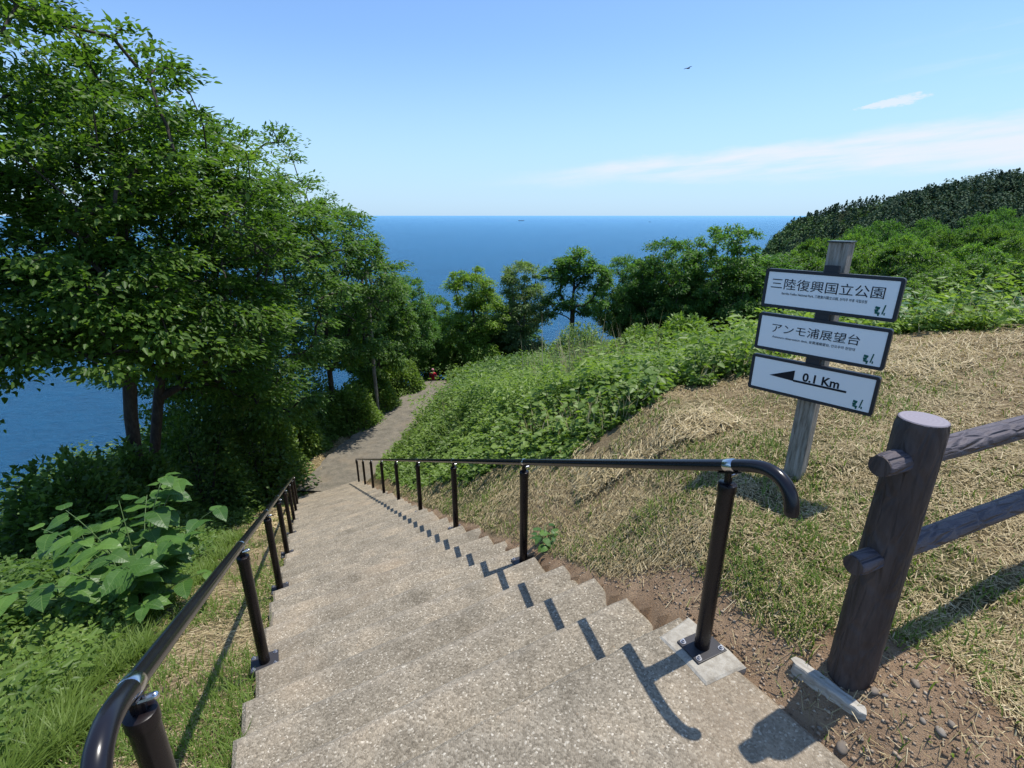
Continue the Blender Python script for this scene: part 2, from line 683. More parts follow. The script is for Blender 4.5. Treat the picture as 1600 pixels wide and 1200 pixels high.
n_l, n_r = NC - HW, NC + HW
for k in range(1, NSTEP + 1):
    s_a = S0 + TREAD * (k - 1) - .02
    s_b = S0 + TREAD * k
    jl = random.uniform(-.03, .035)
    jr = random.uniform(-.05, .04)
    js = random.uniform(-.012, .012)
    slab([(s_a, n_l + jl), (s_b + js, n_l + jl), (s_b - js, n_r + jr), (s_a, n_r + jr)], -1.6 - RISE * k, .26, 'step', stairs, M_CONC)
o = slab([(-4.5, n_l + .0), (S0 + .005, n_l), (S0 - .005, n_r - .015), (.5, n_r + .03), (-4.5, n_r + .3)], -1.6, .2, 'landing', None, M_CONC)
tag(o, 'concrete landing at the head of the steps', kind='structure')


# lower ramp of the path
def build_path():
    pts = [Vector(p) for p in PATH[2:]]
    pts[0] = pts[0] - (pts[1] - pts[0]).normalized() * .25
    fine = []
    for a, b in zip(pts, pts[1:]):
        for i in range(14):
            fine.append(a.lerp(b, i / 14))
    fine.append(pts[-1])
    # smooth bends
    for _ in range(10):
        fine = [fine[0]] + [(fine[i - 1] + fine[i] * 2 + fine[i + 1]) / 4 for i in range(1, len(fine) - 1)] + [fine[-1]]
    bm = bmesh.new()
    rows = []
    for i, p in enumerate(fine):
        d = (fine[min(i + 1, len(fine) - 1)] - fine[max(i - 1, 0)])
        nrm = Vector((d.y, -d.x, 0)).normalized()
        row = []
        for j in range(9):
            f = j / 8 * 2 - 1
            wv = .93 + .27 * min(1, i / 10)
            off = f * wv
            if abs(f) == 1:
                off += (random.random() - .5) * .09
            tl = TILT * min(0, max(off - .82, -1.75)) * max(0, 1 - i / 8)
            row.append(bm.verts.new(p + nrm * off + Vector((0, 0, .035 - .02 * f * f + tl))))
        rows.append([bm.verts.new(row[0].co - Vector((0, 0, .2)))] + row + [bm.verts.new(row[-1].co - Vector((0, 0, .2)))])
    for a, b in zip(rows, rows[1:]):
        for j in range(len(a) - 1):
            bm.faces.new((a[j], a[j + 1], b[j + 1], b[j]))
    bmesh.ops.recalc_face_normals(bm, faces=bm.faces)
    o = bm_obj('path', bm, M_PATH, smooth=True)
    tag(o, 'grey concrete path sloping from the foot of the steps towards the trees', kind='structure')


build_path()

# pale fresh pad under the right hand post
M_PAD, t, p, _o = principled('pale_mortar', (.42, .39, .33), .9, .2)
geo = t.n('ShaderNodeNewGeometry')
t.l(t.ramp(t.noise(26, 5, .7, geo.outputs['Position']), [(.3, (.24, .21, .165)), (.6, (.40, .37, .31))]), p.inputs['Base Color'])
bump(t, p, t.noise(120, 4, .6, geo.outputs['Position']), .5, .006)
o = slab([(.93, n_r - .16), (1.17, n_r - .175), (1.19, n_r + .01), (.90, n_r + .03)], -1.594, .06, 'mortar_pad', None, M_PAD, .008, .018)
tag(o, 'pale mortar pad on the landing under the front right handrail post', kind='structure')

# ================================================================== headland
def headland(name, pts, Rr, front, back, label, seed):
    """pts: (x, y, z) along the ridge, z above the camera"""
    P = np.array(pts, float)
    n = 90
    tt = np.linspace(0, len(P) - 1, n)
    ridge = np.stack([np.interp(tt, np.arange(len(P)), P[:, k]) for k in range(3)], 1)
    off = np.concatenate([np.linspace(-front, 0, 36), np.linspace(0, back, 16)[1:]])
    V = []
    for i, (x, y, z) in enumerate(ridge):
        L = math.hypot(x, y)
        ux, uy = x / L, y / L
        for o_ in off:
            px, py = x + ux * o_, y + uy * o_
            drop = (-o_ if o_ < 0 else o_) * (.56 if o_ < 0 else .6)
            d2 = drop - .5 * min(drop, 6)
            gul = (float(fbm(np.array([px]), np.array([py]), seed, .012, 4)[0]) - .5) * min(26, 4 + abs(o_) * .25)
            V.append((px, py, max(z - d2 + gul * (.3 + (o_ != 0)), SEA_Z - 5)))
    m = len(off)
    I = np.arange(n * m).reshape(n, m)
    F = np.stack([I[:-1, :-1], I[1:, :-1], I[1:, 1:], I[:-1, 1:]], -1).reshape(-1, 4)
    return np.array(V), F, (n, m)


M_HILL, t, p, _o = principled('hill_floor', (.02, .03, .014), .95, .1)
M_HILL2, t, p, _o = principled('sea_cliff_rock', (.10, .09, .08), .95, .1)
M_CONIF = leaf_mat('conifer_needles', (.024, .048, .032), (.044, .080, .044), (.076, .120, .058), .12, .7, .15)
M_FARLEAF = leaf_mat('far_broadleaf', (.034, .072, .026), (.062, .120, .038), (.105, .175, .055), .22, .6, .2)


def crowns(name, pos, hgt, rad, conif, mat, nper, label, tints, ls=1.1):
    """many crowns joined: each one is a cloud of leaf clumps on a dome or a cone"""
    n = len(pos)
    N = n * nper
    u = R.random(N)
    th = R.random(N) * 2 * PI
    idx = np.repeat(np.arange(n), nper)
    ph = R.random(n)[idx] * 6.28
    if conif:
        zf = u ** .8
        rr = (1 - zf ** 1.6) ** .9 * rad[idx] * (.75 + .35 * np.sin(th * 3 + ph + zf * 9)) * (.55 + .45 * R.random(N))
        z = zf * hgt[idx]
    else:
        cz = 2 * u - 1
        sxy = np.sqrt(1 - cz * cz)
        bump_ = 1 + .18 * np.sin(th * 3 + ph) + .14 * np.sin(th * 5 + cz * 6 + ph * 2)
        k = (.7 + .3 * R.random(N)) * bump_
        rr = sxy * rad[idx] * k
        z = hgt[idx] * .55 + cz * hgt[idx] * .45 * k
    C = np.stack([pos[idx, 0] + rr * np.cos(th), pos[idx, 1] + rr * np.sin(th), pos[idx, 2] + z], -1)
    size = ls * (.6 + .8 * R.random(N))
    nrm = np.stack([np.cos(th) * .7 + R.normal(0, .5, N), np.sin(th) * .7 + R.normal(0, .5, N), .7 + R.normal(0, .4, N)], -1)
    tint = np.clip(tints[idx] + R.normal(0, .10, N), 0, 1)
    V, F, T = quads(C, nrm, size, size * .8, tint)
    me = np_mesh(name, V, F, mat, tint=T)
    return tag(link(name, me), label, kind='stuff')


def frames(nrm, ang=None):
    nrm = nrm / np.maximum(np.linalg.norm(nrm, axis=1, keepdims=True), 1e-6)
    ref = np.where(np.abs(nrm[:, 2:3]) > .9, np.array([[1., 0, 0]]), np.array([[0, 0, 1.]]))
    a = np.cross(nrm, ref)
    a /= np.maximum(np.linalg.norm(a, axis=1, keepdims=True), 1e-6)
    b = np.cross(nrm, a)
    if ang is not None:
        ca, sa = np.cos(ang)[:, None], np.sin(ang)[:, None]
        a, b = a * ca + b * sa, -a * sa + b * ca
    return nrm, a, b


def quads(C, nrm, L, W, tint):
    N = len(C)
    nn, a, b = frames(nrm, R.random(N) * 2 * PI)
    L = L[:, None]
    W = W[:, None]
    V = np.empty((N, 4, 3))
    V[:, 0] = C - a * L * .5
    V[:, 1] = C + b * W * .5 + nn * W * .12
    V[:, 2] = C + a * L * .5
    V[:, 3] = C - b * W * .5 + nn * W * .12
    F = np.arange(N * 4).reshape(N, 4)
    return V.reshape(-1, 3), F, np.repeat(tint, 4)


def leaves(C, tipdir, nrm, L, W, tint, detail=2):
    """leaf blades from the stalk point C along tipdir; folded on the midrib. detail 2: diamond (2 tris), 4: pointed oval (4 tris)"""
    N = len(C)
    t = tipdir / np.maximum(np.linalg.norm(tipdir, axis=1, keepdims=True), 1e-6)
    s = np.cross(t, nrm)
    s /= np.maximum(np.linalg.norm(s, axis=1, keepdims=True), 1e-6)
    n = np.cross(s, t)
    L = L[:, None]
    W = W[:, None]
    if detail == 2:
        V = np.empty((N, 4, 3))
        V[:, 0] = C
        V[:, 1] = C + t * L * .42 + s * W * .5 + n * W * .15
        V[:, 2] = C + t * L - n * L * .12
        V[:, 3] = C + t * L * .42 - s * W * .5 + n * W * .15
        b = np.arange(N)[:, None] * 4
        F = np.concatenate([b + [[0, 2, 1]], b + [[0, 3, 2]]])
        return V.reshape(-1, 3), F, np.repeat(tint, 4)
    V = np.empty((N, 6, 3))
    V[:, 0] = C
    V[:, 1] = C + t * L * .28 + s * W * .48 + n * W * .14
    V[:, 2] = C + t * L * .66 + s * W * .36 + n * (W * .10 - L * .04)
    V[:, 3] = C + t * L - n * L * .14
    V[:, 4] = C + t * L * .66 - s * W * .36 + n * (W * .10 - L * .04)
    V[:, 5] = C + t * L * .28 - s * W * .48 + n * W * .14
    b = np.arange(N)[:, None] * 6
    F = np.concatenate([b + [[0, 3, 2]], b + [[0, 2, 1]], b + [[0, 4, 3]], b + [[0, 5, 4]]])
    return V.reshape(-1, 3), F, np.repeat(tint, 6)


def build_headlands():
    # rear ridge, green broadleaf wood ending at the sea
    rear = [(312, 658, -88), (320, 655, -62), (331, 652, -36), (350, 646, -16), (366, 644, -8), (384, 640, -1), (416, 638, 8), (455, 634, 13), (490, 628, 20), (540, 620, 28), (640, 600, 38), (840, 560, 44)]
    V, F, shp = headland('headland', rear, 650, 170, 90, '', 3)
    me = np_mesh('headland', V, F, M_HILL, smooth=True)
    tag(link('headland', me), 'far wooded headland dropping to the sea', kind='structure')
    G = V.reshape(*shp, 3)

    def scatter(G, n, jlo, jhi, bias=1.0):
        i = R.random(n) * (G.shape[0] - 1.001)
        j = jlo + (R.random(n) ** bias) * (jhi - jlo)
        i0, j0 = i.astype(int), j.astype(int)
        fi, fj = (i - i0)[:, None], (j - j0)[:, None]
        return (G[i0, j0] * (1 - fi) * (1 - fj) + G[i0 + 1, j0] * fi * (1 - fj) + G[i0, j0 + 1] * (1 - fi) * fj + G[i0 + 1, j0 + 1] * fi * fj)
    P = scatter(G, 2300, 4, 38)
    P = P[P[:, 2] > SEA_Z + 30]
    sel = vnoise(P[:, 0], P[:, 1], 1., .018) + .25 * R.random(len(P)) > .76
    A, B = P[~sel], P[sel]
    n = len(A)
    crowns('distant_wood', A, 8 + 4 * R.random(n), 4.2 + 2 * R.random(n), False, M_FARLEAF, 46, 'green broadleaf wood covering the far headland', .25 + .6 * R.random(n), 2.0)
    n = len(B)
    crowns('distant_conifers', B, 10 + 4 * R.random(n), 4 + 1.5 * R.random(n), True, M_CONIF, 46, 'dark conifers between the broadleaf trees of the far headland', .3 + .5 * R.random(n), 2.0)
    # nearer hill with dark pines
    near = [(196, 340, -52), (214, 344, -36), (230, 348, -18), (246, 350, -2), (260, 352, 6), (282, 350, 13), (312, 346, 20.), (335, 342, 22.5), (362, 338, 23), (400, 330, 26), (520, 300, 32)]
    V, F, shp = headland('wooded_hill', near, 350, 170, 70, '', 11)
    me = np_mesh('wooded_hill', V, F, M_HILL, smooth=True)
    tag(link('wooded_hill', me), 'nearer hill under dark pines at the right', kind='structure')
    G = V.reshape(*shp, 3)
    P = scatter(G, 2400, 2, 38)
    n = len(P)
    hm = n // 2
    crowns('pine_wood', P[:hm], 5.5 + 4 * R.random(hm), 3.2 + 2.2 * R.random(hm), False, M_CONIF, 85, 'rounded dark crowns among the pines on the nearer hill', .25 + .65 * R.random(hm), 1.2)
    P = P[hm:]
    n = len(P)
    crowns('pine_wood', P, 5.5 + 4 * R.random(n) ** 1.5, 3.0 + 2.2 * R.random(n), True, M_CONIF, 85, 'dense dark pine wood covering the nearer hill', .25 + .6 * R.random(n), 1.25)


build_headlands()

# ================================================================== trees
def bark_mat(name, c0, c1):
    m, t, p, out = principled(name, rough=.9, spec=.2)
    geo = t.n('ShaderNodeNewGeometry')
    mp = t.n('ShaderNodeMapping')
    mp.inputs['Scale'].default_value = (1, 1, .25)
    t.l(geo.outputs['Position'], mp.inputs[0])
    n = t.noise(22, 6, .7, mp.outputs[0])
    t.l(t.ramp(n, [(.3, c0), (.7, c1)]), p.inputs['Base Color'])
    bump(t, p, n, .7, .03)
    return m


M_BARK = bark_mat('dark_bark', (.030, .024, .019), (.095, .080, .066))
M_BARKP = bark_mat('pale_bark', (.11, .095, .08), (.26, .235, .20))
def tree_leaf(name, dark, mid, light, trans, k=1.0):
    f = lambda c: tuple(v * k * 1.18 for v in c)
    trans += .05
    return leaf_mat(name, f(dark), f(mid), f(light), trans)


LM = {
    'near': tree_leaf('maple_leaves', (.036, .080, .014), (.075, .145, .024), (.150, .235, .045), .46, .92),
    'mid': tree_leaf('elm_leaves', (.040, .092, .018), (.082, .158, .032), (.155, .245, .058), .46, .95),
    'dark': tree_leaf('alder_leaves', (.030, .078, .018), (.062, .135, .030), (.115, .205, .050), .48, 1.12),
    'yellow': tree_leaf('young_yellow_leaves', (.060, .105, .016), (.115, .185, .030), (.19, .27, .052), .50, 1.35),
    'grey': tree_leaf('grey_willow_leaves', (.055, .092, .036), (.105, .160, .066), (.18, .235, .11), .46, 1.3),
    'fresh': tree_leaf('fresh_green_leaves', (.050, .110, .018), (.095, .185, .034), (.17, .275, .060), .48, 1.1),
}


def tree_data(name, base, lobes, ncl, nleaf, r0, trunk_top, leafL, leafW, detail=2, spread=.5, flat=.4, rng=None, fork=None, fill=.35, curve=.3, twig=.006, droop=.35, tintc=.5):
    """base is the origin; lobes [(x,y,z,rx,ry,rz,weight)], all local. returns meshes (trunk, branches, crown)"""
    rng = rng or R
    lob = np.array(lobes, float)
    wgt = lob[:, 6] / lob[:, 6].sum()
    k = rng.choice(len(lob), ncl, p=wgt)
    d = rng.normal(size=(ncl, 3))
    d /= np.linalg.norm(d, axis=1, keepdims=True)
    r = np.where(rng.random(ncl) < fill, rng.random(ncl) ** (1 / 3), .82 + .25 * rng.random(ncl))
    C = lob[k, :3] + d * r[:, None] * lob[k, 3:6]
    # drop ones buried deep in another lobe
    tt = Vector(trunk_top)
    nseg = 9
    nodes, par = [], []
    wob = np.cumsum(rng.normal(0, 1, (nseg + 1, 2)), 0) * curve * .035
    for i in range(nseg + 1):
        f = i / nseg
        nodes.append(np.array([tt.x * f ** 1.3 + wob[i, 0] * min(f * 1.5, 1), tt.y * f ** 1.3 + wob[i, 1] * min(f * 1.5, 1), tt.z * f]))
        par.append(i - 1)
    first = 3 if fork is None else fork
    order = np.argsort(np.linalg.norm(C - np.array(tt) * .75, axis=1))
    tips = []
    arr = np.array(nodes)
    for ci in order:
        c = C[ci]
        A = np.array(nodes)
        dv = c - A
        dist = np.linalg.norm(dv, axis=1)
        cost = dist + 1.2 * np.maximum(0, A[:, 2] - c[2] + .25 * dist)
        cost[:first] += 50
        j = int(np.argmin(cost))
        a = nodes[j]
        L = dist[j]
        m = 3 if L > 1.2 else 2
        prev = j
        bow = np.array([0, 0, .12 * L]) + rng.normal(0, .07 * L, 3)
        for q in range(1, m + 1):
            f = q / m
            nodes.append(a + (c - a) * f + bow * (4 * f * (1 - f)))
            par.append(prev)
            prev = len(nodes) - 1
        tips.append(prev)
    n = len(nodes)
    cnt = np.zeros(n)
    for t_ in tips:
        cnt[t_] += 1
    for i in range(n - 1, 0, -1):
        if par[i] >= 0:
            cnt[par[i]] += cnt[i]
    rad = twig + (r0 - twig) * (cnt / cnt.max()) ** .52
    rad[:nseg + 1] = np.maximum(rad[:nseg + 1], r0 * np.linspace(1, .55, nseg + 1) * .8)
    rad[0] *= 1.25
    A = np.array(nodes)

    def tubes(ids, seg):
        V, F = [], []
        ang = np.arange(seg) * 2 * PI / seg
        ids = np.array(ids)
        p0, p1 = A[[par[i] for i in ids]], A[ids]
        r_0 = np.minimum(rad[[par[i] for i in ids]], rad[ids] * 1.7)
        r_1 = rad[ids]
        dv = p1 - p0
        _, a, b = frames(dv)
        ca, sa = np.cos(ang), np.sin(ang)
        ring = a[:, None, :] * ca[None, :, None] + b[:, None, :] * sa[None, :, None]
        ext = dv / np.maximum(np.linalg.norm(dv, axis=1, keepdims=True), 1e-6) * r_1[:, None] * .3
        V0 = p0[:, None] + ring * r_0[:, None, None]
        V1 = (p1 + ext)[:, None] + ring * r_1[:, None, None]
        V = np.concatenate([V0, V1], 1).reshape(-1, 3)
        o_ = np.arange(len(ids))[:, None] * 2 * seg
        F = []
        for q in range(seg):
            q2 = (q + 1) % seg
            F.append(np.concatenate([o_ + q, o_ + q2, o_ + seg + q2, o_ + seg + q], 1))
        return V, np.concatenate(F)
    trunk_ids = [i for i in range(1, n) if i <= nseg or rad[i] > r0 * .42]
    twig_ids = [i for i in range(1, n) if i > nseg and rad[i] <= r0 * .42]
    # leaves
    TP = A[tips]
    nn = rng.poisson(nleaf, len(TP)).clip(5)
    idx = np.repeat(np.arange(len(TP)), nn)
    N = len(idx)
    sp = spread * (.6 + .8 * rng.random(len(TP)))
    o2 = rng.normal(0, 1, (N, 3))
    o2 *= (rng.random(N) ** .6 / np.maximum(np.linalg.norm(o2, axis=1), .1))[:, None]
    out = TP[idx] - np.array([tt.x * .6, tt.y * .6, tt.z * .55])
    out[:, 2] *= .4
    out /= np.maximum(np.linalg.norm(out, axis=1, keepdims=True), 1e-3)
    P = TP[idx] + o2 * sp[idx][:, None] * np.array([1, 1, flat])
    rxy = np.hypot(o2[:, 0], o2[:, 1])
    P[:, 2] -= (rxy ** 2) * sp[idx] * .3
    tip = out * .6 + np.stack([o2[:, 0], o2[:, 1], np.full(N, -droop)], -1) + rng.normal(0, .35, (N, 3))
    nr = np.stack([rng.normal(0, .42, N), rng.normal(0, .42, N), np.ones(N)], -1) + out * .25
    L = leafL * (.5 + .85 * rng.random(N))
    tcl = rng.normal(tintc, .13, len(TP))
    tint = np.clip(tcl[idx] + rng.normal(0, .13, N), 0, 1)
    V, F, T = leaves(P, tip, nr, L, L * leafW, tint, detail)
    tv, tf = tubes(trunk_ids, 9)
    bv, bf = tubes(twig_ids, 4)
    return (tv, tf), (bv, bf), (V, F, T)


def make_tree(name, loc, data, leafmat, bark, label, group=None, rz=0):
    (tv, tf), (bv, bf), (V, F, T) = data
    root = empty(name, loc, rz)
    tag(root, label, 'tree', group)
    link('trunk', np_mesh('trunk', tv, tf, bark, smooth=True), root)
    tag(link('branches', np_mesh('branches', bv, bf, bark), root), kind='stuff')
    tag(link('crown', np_mesh('crown', V, F, leafmat, tint=T), root), kind='stuff')
    return root


def copy_tree(root, loc, rz, sc, label, group=None):
    c = root.copy()
    COL.objects.link(c)
    c.location = loc
    c.rotation_euler = (0, 0, rz)
    c.scale = (sc[0], sc[1], sc[2]) if not isinstance(sc, (int, float)) else (sc,) * 3
    c['label'] = label
    if group:
        c['group'] = group
    elif 'group' in c:
        del c['group']
    for ch in root.children:
        d = ch.copy()
        COL.objects.link(d)
        d.parent = c
    return c


def rel(b, pts):
    return [(x - b[0], y - b[1], z - b[2], *r) for (x, y, z, *r) in pts]


# --- the big near tree at the left (two stems)
b1 = (-7.75, 9.0, hs(-7.75, 9.0) - .1)
d = tree_data('t1', b1, rel(b1, [
    (-6.9, 8.2, 1.5, 2.1, 1.9, 1.6, 1.4), (-8.6, 8.0, 2.6, 2.6, 2.2, 2.4, 1.5), (-5.9, 9.0, .1, 1.8, 1.9, 1.5, 1.0),
    (-9.5, 7.4, .2, 2.4, 2.0, 1.5, 1.1), (-7.4, 7.2, -.9, 2.3, 1.8, .8, 1.0), (-8.9, 8.2, -1.4, 2.6, 1.6, .8, 1.2), (-8.3, 6.4, -2.35, 1.1, .8, .4, .25), (-6.4, 7.4, -1.6, 1.6, 1.4, .6, .6), (-5.7, 8.9, -1.9, 1.5, 1.3, .7, .6)]),
    520, 140, .115, (.6, -.3, 5.6), .112, .50, 4, .50, .32, fork=4, curve=.9)
make_tree('broadleaf_tree', b1, d, LM['near'], M_BARK, 'biggest broadleaf tree filling the top left corner, its trunk in front of the sea')
b1b = (-7.95, 9.45, hs(-7.95, 9.45) - .1)
d = tree_data('t1b', b1b, rel(b1b, [
    (-6.9, 9.8, 1.1, 1.8, 1.7, 1.4, 1.1), (-5.9, 9.8, -.3, 1.6, 1.6, 1.2, 1.0), (-8.3, 10.4, .6, 2.4, 1.6, 2.2, .8), (-7.2, 10.2, -1.9, 2.6, 1.4, 1.0, 1.1), (-6.2, 10.6, -3.3, 1.5, 1.1, .8, .7)]),
    290, 135, .10, (1.0, .2, 5.2), .11, .5, 4, .48, .34, fork=4, curve=.8)
make_tree('broadleaf_tree', b1b, d, LM['near'], M_BARK, 'leaning tree right beside the trunk of the big left tree, dark forked stem')
# --- second tree with thick dark trunk
b2 = (-7.35, 14.0, hs(-7.35, 14.) - .1)
d = tree_data('t2', b2, rel(b2, [
    (-7.4, 14., .8, 2.2, 2.1, 1.6, 1.4), (-6.3, 13.6, -1.0, 2.1, 2.0, 1.5, 1.3), (-8.8, 14.0, -1.5, 2.6, 2.0, 1.6, 1.0), (-6.7, 13.4, -3.1, 2.0, 1.8, 1.0, 1.0), (-9.2, 13.6, -3.7, 2.2, 1.8, 1.3, 1.0), (-8.4, 13.3, -5.1, 2.2, 1.6, .9, .8), (-6.8, 12.9, -4.6, 1.4, 1.2, .8, .5)]),
    360, 125, .15, (.2, -.2, 6.4), .12, .52, 4, .48, .42, fork=4, curve=.6)
make_tree('broadleaf_tree', b2, d, LM['mid'], M_BARK, 'tree with a thick straight dark trunk left of the foot of the steps')
# --- third, slim
b3 = (-7.1, 18.2, hs(-7.1, 18.2) - .1)
d = tree_data('t3', b3, rel(b3, [
    (-6.9, 18., -.9, 2.0, 2.0, 1.5, 1.2), (-5.9, 17.8, -2.2, 2.0, 1.9, 1.5, 1.2), (-7.6, 18.0, -3.3, 2.2, 1.8, 1.3, .9), (-6.4, 17.8, -4.3, 1.8, 1.6, .9, .8)]),
    270, 115, .10, (.3, 0, 5.6), .13, .52, 2, .46, .42, fork=4, curve=.6)
make_tree('broadleaf_tree', b3, d, LM['mid'], M_BARK, 'slim trunked tree beside the lower path, its crown reaching out to the sea horizon')

# --- prototypes for the trees in the middle distance
def proto(kind, seed):
    rg = np.random.default_rng(seed)
    if kind == 'round':
        lob = [(0, 0, 6.0, 2.2, 2.2, 1.8, 1.4), (1.2, .3, 4.6, 1.9, 1.9, 1.4, 1), (-1.3, -.2, 4.4, 1.9, 1.9, 1.5, 1), (.1, .9, 3.4, 2.0, 1.9, 1.1, .7), (0, -1.0, 3.3, 2.0, 1.8, 1.1, .7)]
        return tree_data('p', (0, 0, 0), lob, 230, 130, .14, (0.1, 0, 5.), .17, .6, 2, .5, .5, rg, 3, .35, .8, .008)
    if kind == 'open':
        lob = [(-.2, 0, 6.9, 1.0, 1.0, .8, 1), (1.0, .2, 6.3, .9, .9, .8, 1), (-1.3, 0, 6.1, .9, .9, .8, 1), (.3, .5, 5.0, 1.2, 1.1, 1.0, .8), (-.8, -.3, 4.5, 1.0, 1.0, .8, .5), (1.2, 0, 4.3, .8, .8, .7, .4)]
        return tree_data('p', (0, 0, 0), lob, 110, 95, .15, (0, 0, 6.), .18, .6, 2, .45, .6, rg, 3, .5, 1.0, .012)
    if kind == 'spread':
        lob = [(0, 0, 5.3, 2.3, 2.1, .55, 1.2), (1.9, .4, 4.2, 1.6, 1.5, .5, 1), (-2.0, -.5, 4.4, 1.5, 1.5, .5, 1), (.3, 1.4, 3.2, 2.2, 1.9, .5, .7), (.4, -1.9, 3.3, 1.9, 1.5, .5, .9), (-1.2, -1.8, 1.9, 1.5, 1.2, .5, .5), (2.2, -.8, 2.2, 1.4, 1.2, .5, .5)]
        return tree_data('p', (0, 0, 0), lob, 150, 190, .14, (0.2, 0, 4.4), .17, .6, 2, .62, .28, rg, 3, .3, 1.0, .008)
    if kind == 'tall':
        lob = [(0, 0, 6.9, 1.5, 1.5, 1.3, 1.2), (.6, .2, 5.2, 1.7, 1.6, 1.3, 1.1), (-.7, -.2, 4.0, 1.7, 1.6, 1.2, 1.), (.4, 0, 2.8, 1.5, 1.4, .8, .6)]
        return tree_data('p', (0, 0, 0), lob, 210, 125, .13, (0.1, 0.1, 6.), .16, .6, 2, .48, .5, rg, 3, .35, .8, .008)


PR = {}
def place(kind, mat, bark, u_ratio, Yd, ztop, width, label, group=None, rz=None, name='broadleaf_tree', base_drop=0):
    """u_ratio = x/y seen from the steps' head"""
    x = u_ratio * Yd
    zb = hs(x, Yd) - .15 - base_drop
    key = (kind, mat, bark)
    hk = {'round': 7.9, 'open': 7.8, 'spread': 6.1, 'tall': 8.3}[kind]
    wk = {'round': 3.4, 'open': 2.3, 'spread': 4.0, 'tall': 2.5}[kind]
    sz = (ztop - zb) / hk
    sxy = width / wk
    rz = random.random() * 6.28 if rz is None else rz
    if key not in PR:
        PR[key] = make_tree(name, (x, Yd, zb), proto(kind, 100 + len(PR)), LM[mat], M_BARK if bark == 'd' else M_BARKP, label, group)
        PR[key].rotation_euler = (0, 0, rz)
        PR[key].scale = (sxy, sxy, sz)
        return PR[key]
    return copy_tree(PR[key], (x, Yd, zb), rz, (sxy, sxy, sz), label, group)


def zat(v, Yd):
    b = (600 - v) / 773
    return Yd * (b * .9463 - .3233) / (.9463 + b * .3233)


def xr(u, v):
    b = (600 - v) / 773
    return (u - 800) / 773 / (.9463 + b * .3233)


G_EDGE = 'trees along the cliff edge'
mids = [
  # kind, leaves, bark, u, vtop, Y, halfwidth px, label
    ('round', 'mid', 'd', 590, 395, 21.0, 60, 'dark green tree left of the lower path with bare twigs above it'),
    ('tall', 'dark', 'd', 560, 440, 24.0, 60, 'dark tree half hidden behind the slim trunked tree'),
    ('round', 'dark', 'd', 640, 428, 26.0, 45, 'darker round tree closing the left side of the sea view'),
    ('tall', 'mid', 'd', 600, 470, 30.0, 60, 'tree in the shade behind the round tree left of the path end'),
    ('round', 'fresh', 'd', 684, 458, 31.0, 36, 'light green tree above the bend of the path with sea showing under it'),
    ('tall', 'yellow', 'd', 738, 415, 29.0, 44, 'yellowish green tree, first in the row behind the weeds'),
    ('round', 'mid', 'd', 768, 455, 32.5, 50, 'low green tree between the yellowish and the grey trees'),
    ('tall', 'grey', 'p', 815, 407, 31.0, 42, 'greyish tree with thin pale branches in the middle of the row'),
    ('open', 'dark', 'd', 892, 388, 29.0, 46, 'open tree with forked bare stems against the sea'),
    ('round', 'dark', 'd', 968, 396, 31.5, 46, 'dark tree at the left of the dense clump'),
    ('round', 'dark', 'd', 1035, 368, 30.5, 56, 'dense dark tree in the middle of the clump'),
    ('round', 'dark', 'd', 1112, 347, 30.0, 62, 'tallest dark tree of the clump in front of the sea'),
    ('tall', 'dark', 'd', 1165, 392, 31.5, 60, 'dark tree at the right of the clump just left of the sign'),
]
for kind, lm, bk, u, v, Yd, wpx, label in mids:
    place(kind, lm, bk, xr(u, 560), Yd, zat(v, Yd), wpx * Yd * 1.25 / 773, label)
fill = [('round', 'dark', 'd', 1070, 385, 33.5, 60), ('round', 'dark', 'd', 1000, 405, 34, 60), ('round', 'dark', 'd', 1145, 400, 35, 70), ('round', 'mid', 'd', 700, 500, 36, 70), ('round', 'dark', 'd', 790, 490, 36, 70), ('round', 'dark', 'd', 640, 500, 34, 60), ('spread', 'mid', 'd', 1225, 388, 36, 70), ('round', 'mid', 'd', 1010, 450, 36, 60), ('round', 'dark', 'd', 1090, 440, 36, 70), ('round', 'dark', 'd', 1180, 440, 33, 60)]
for kind, lm, bk, u, v, Yd, wpx in fill:
    place(kind, lm, bk, xr(u, 560), Yd, zat(v, Yd), wpx * Yd * 1.1 / 773, 'tree standing in the second row behind the trees along the cliff edge', 'second row of trees along the cliff edge')
# wood on the right behind the mound
G_WOOD = 'trees of the wood beyond the mown mound'
rows = [(24, 1370, 1760, 78, 425, 5, ('spread', 'fresh')), (31, 1250, 1760, 70, 402, 7, ('spread', 'mid')), (40, 1230, 1760, 58, 388, 8, ('spread', 'fresh')),
        (52, 1250, 1760, 52, 378, 9, ('spread', 'mid')), (68, 1290, 1760, 46, 368, 9, ('spread', 'mid')), (90, 1290, 1760, 40, 358, 10, ('round', 'dark')), (120, 1310, 1760, 36, 350, 11, ('round', 'dark'))]
for Yd, u0, u1, wpx, v0, cnt, (kind, lm) in rows:
    for i in range(cnt):
        u = u0 + (u1 - u0) * (i + .5) / cnt + random.uniform(-18, 18)
        vt = v0 - (u - 1250) * .045 + random.uniform(-20, 20)
        y_ = Yd * random.uniform(.93, 1.07)
        lm2 = random.choice(['mid', 'mid', 'dark', 'fresh', 'dark']) if kind == 'spread' else lm
        if kind == 'spread' and lm2 not in ('fresh', 'mid', 'yellow'):
            lm2 = 'mid'
        x_ = xr(u, 440) * y_
        zt = zat(vt, y_)
        zb = hs(x_, y_)
        place(kind, lm2, 'd', xr(u, 440), y_, zt, wpx * Yd / 773, 'leafy green tree in the wood on the right behind the mown mound', G_WOOD, base_drop=0)

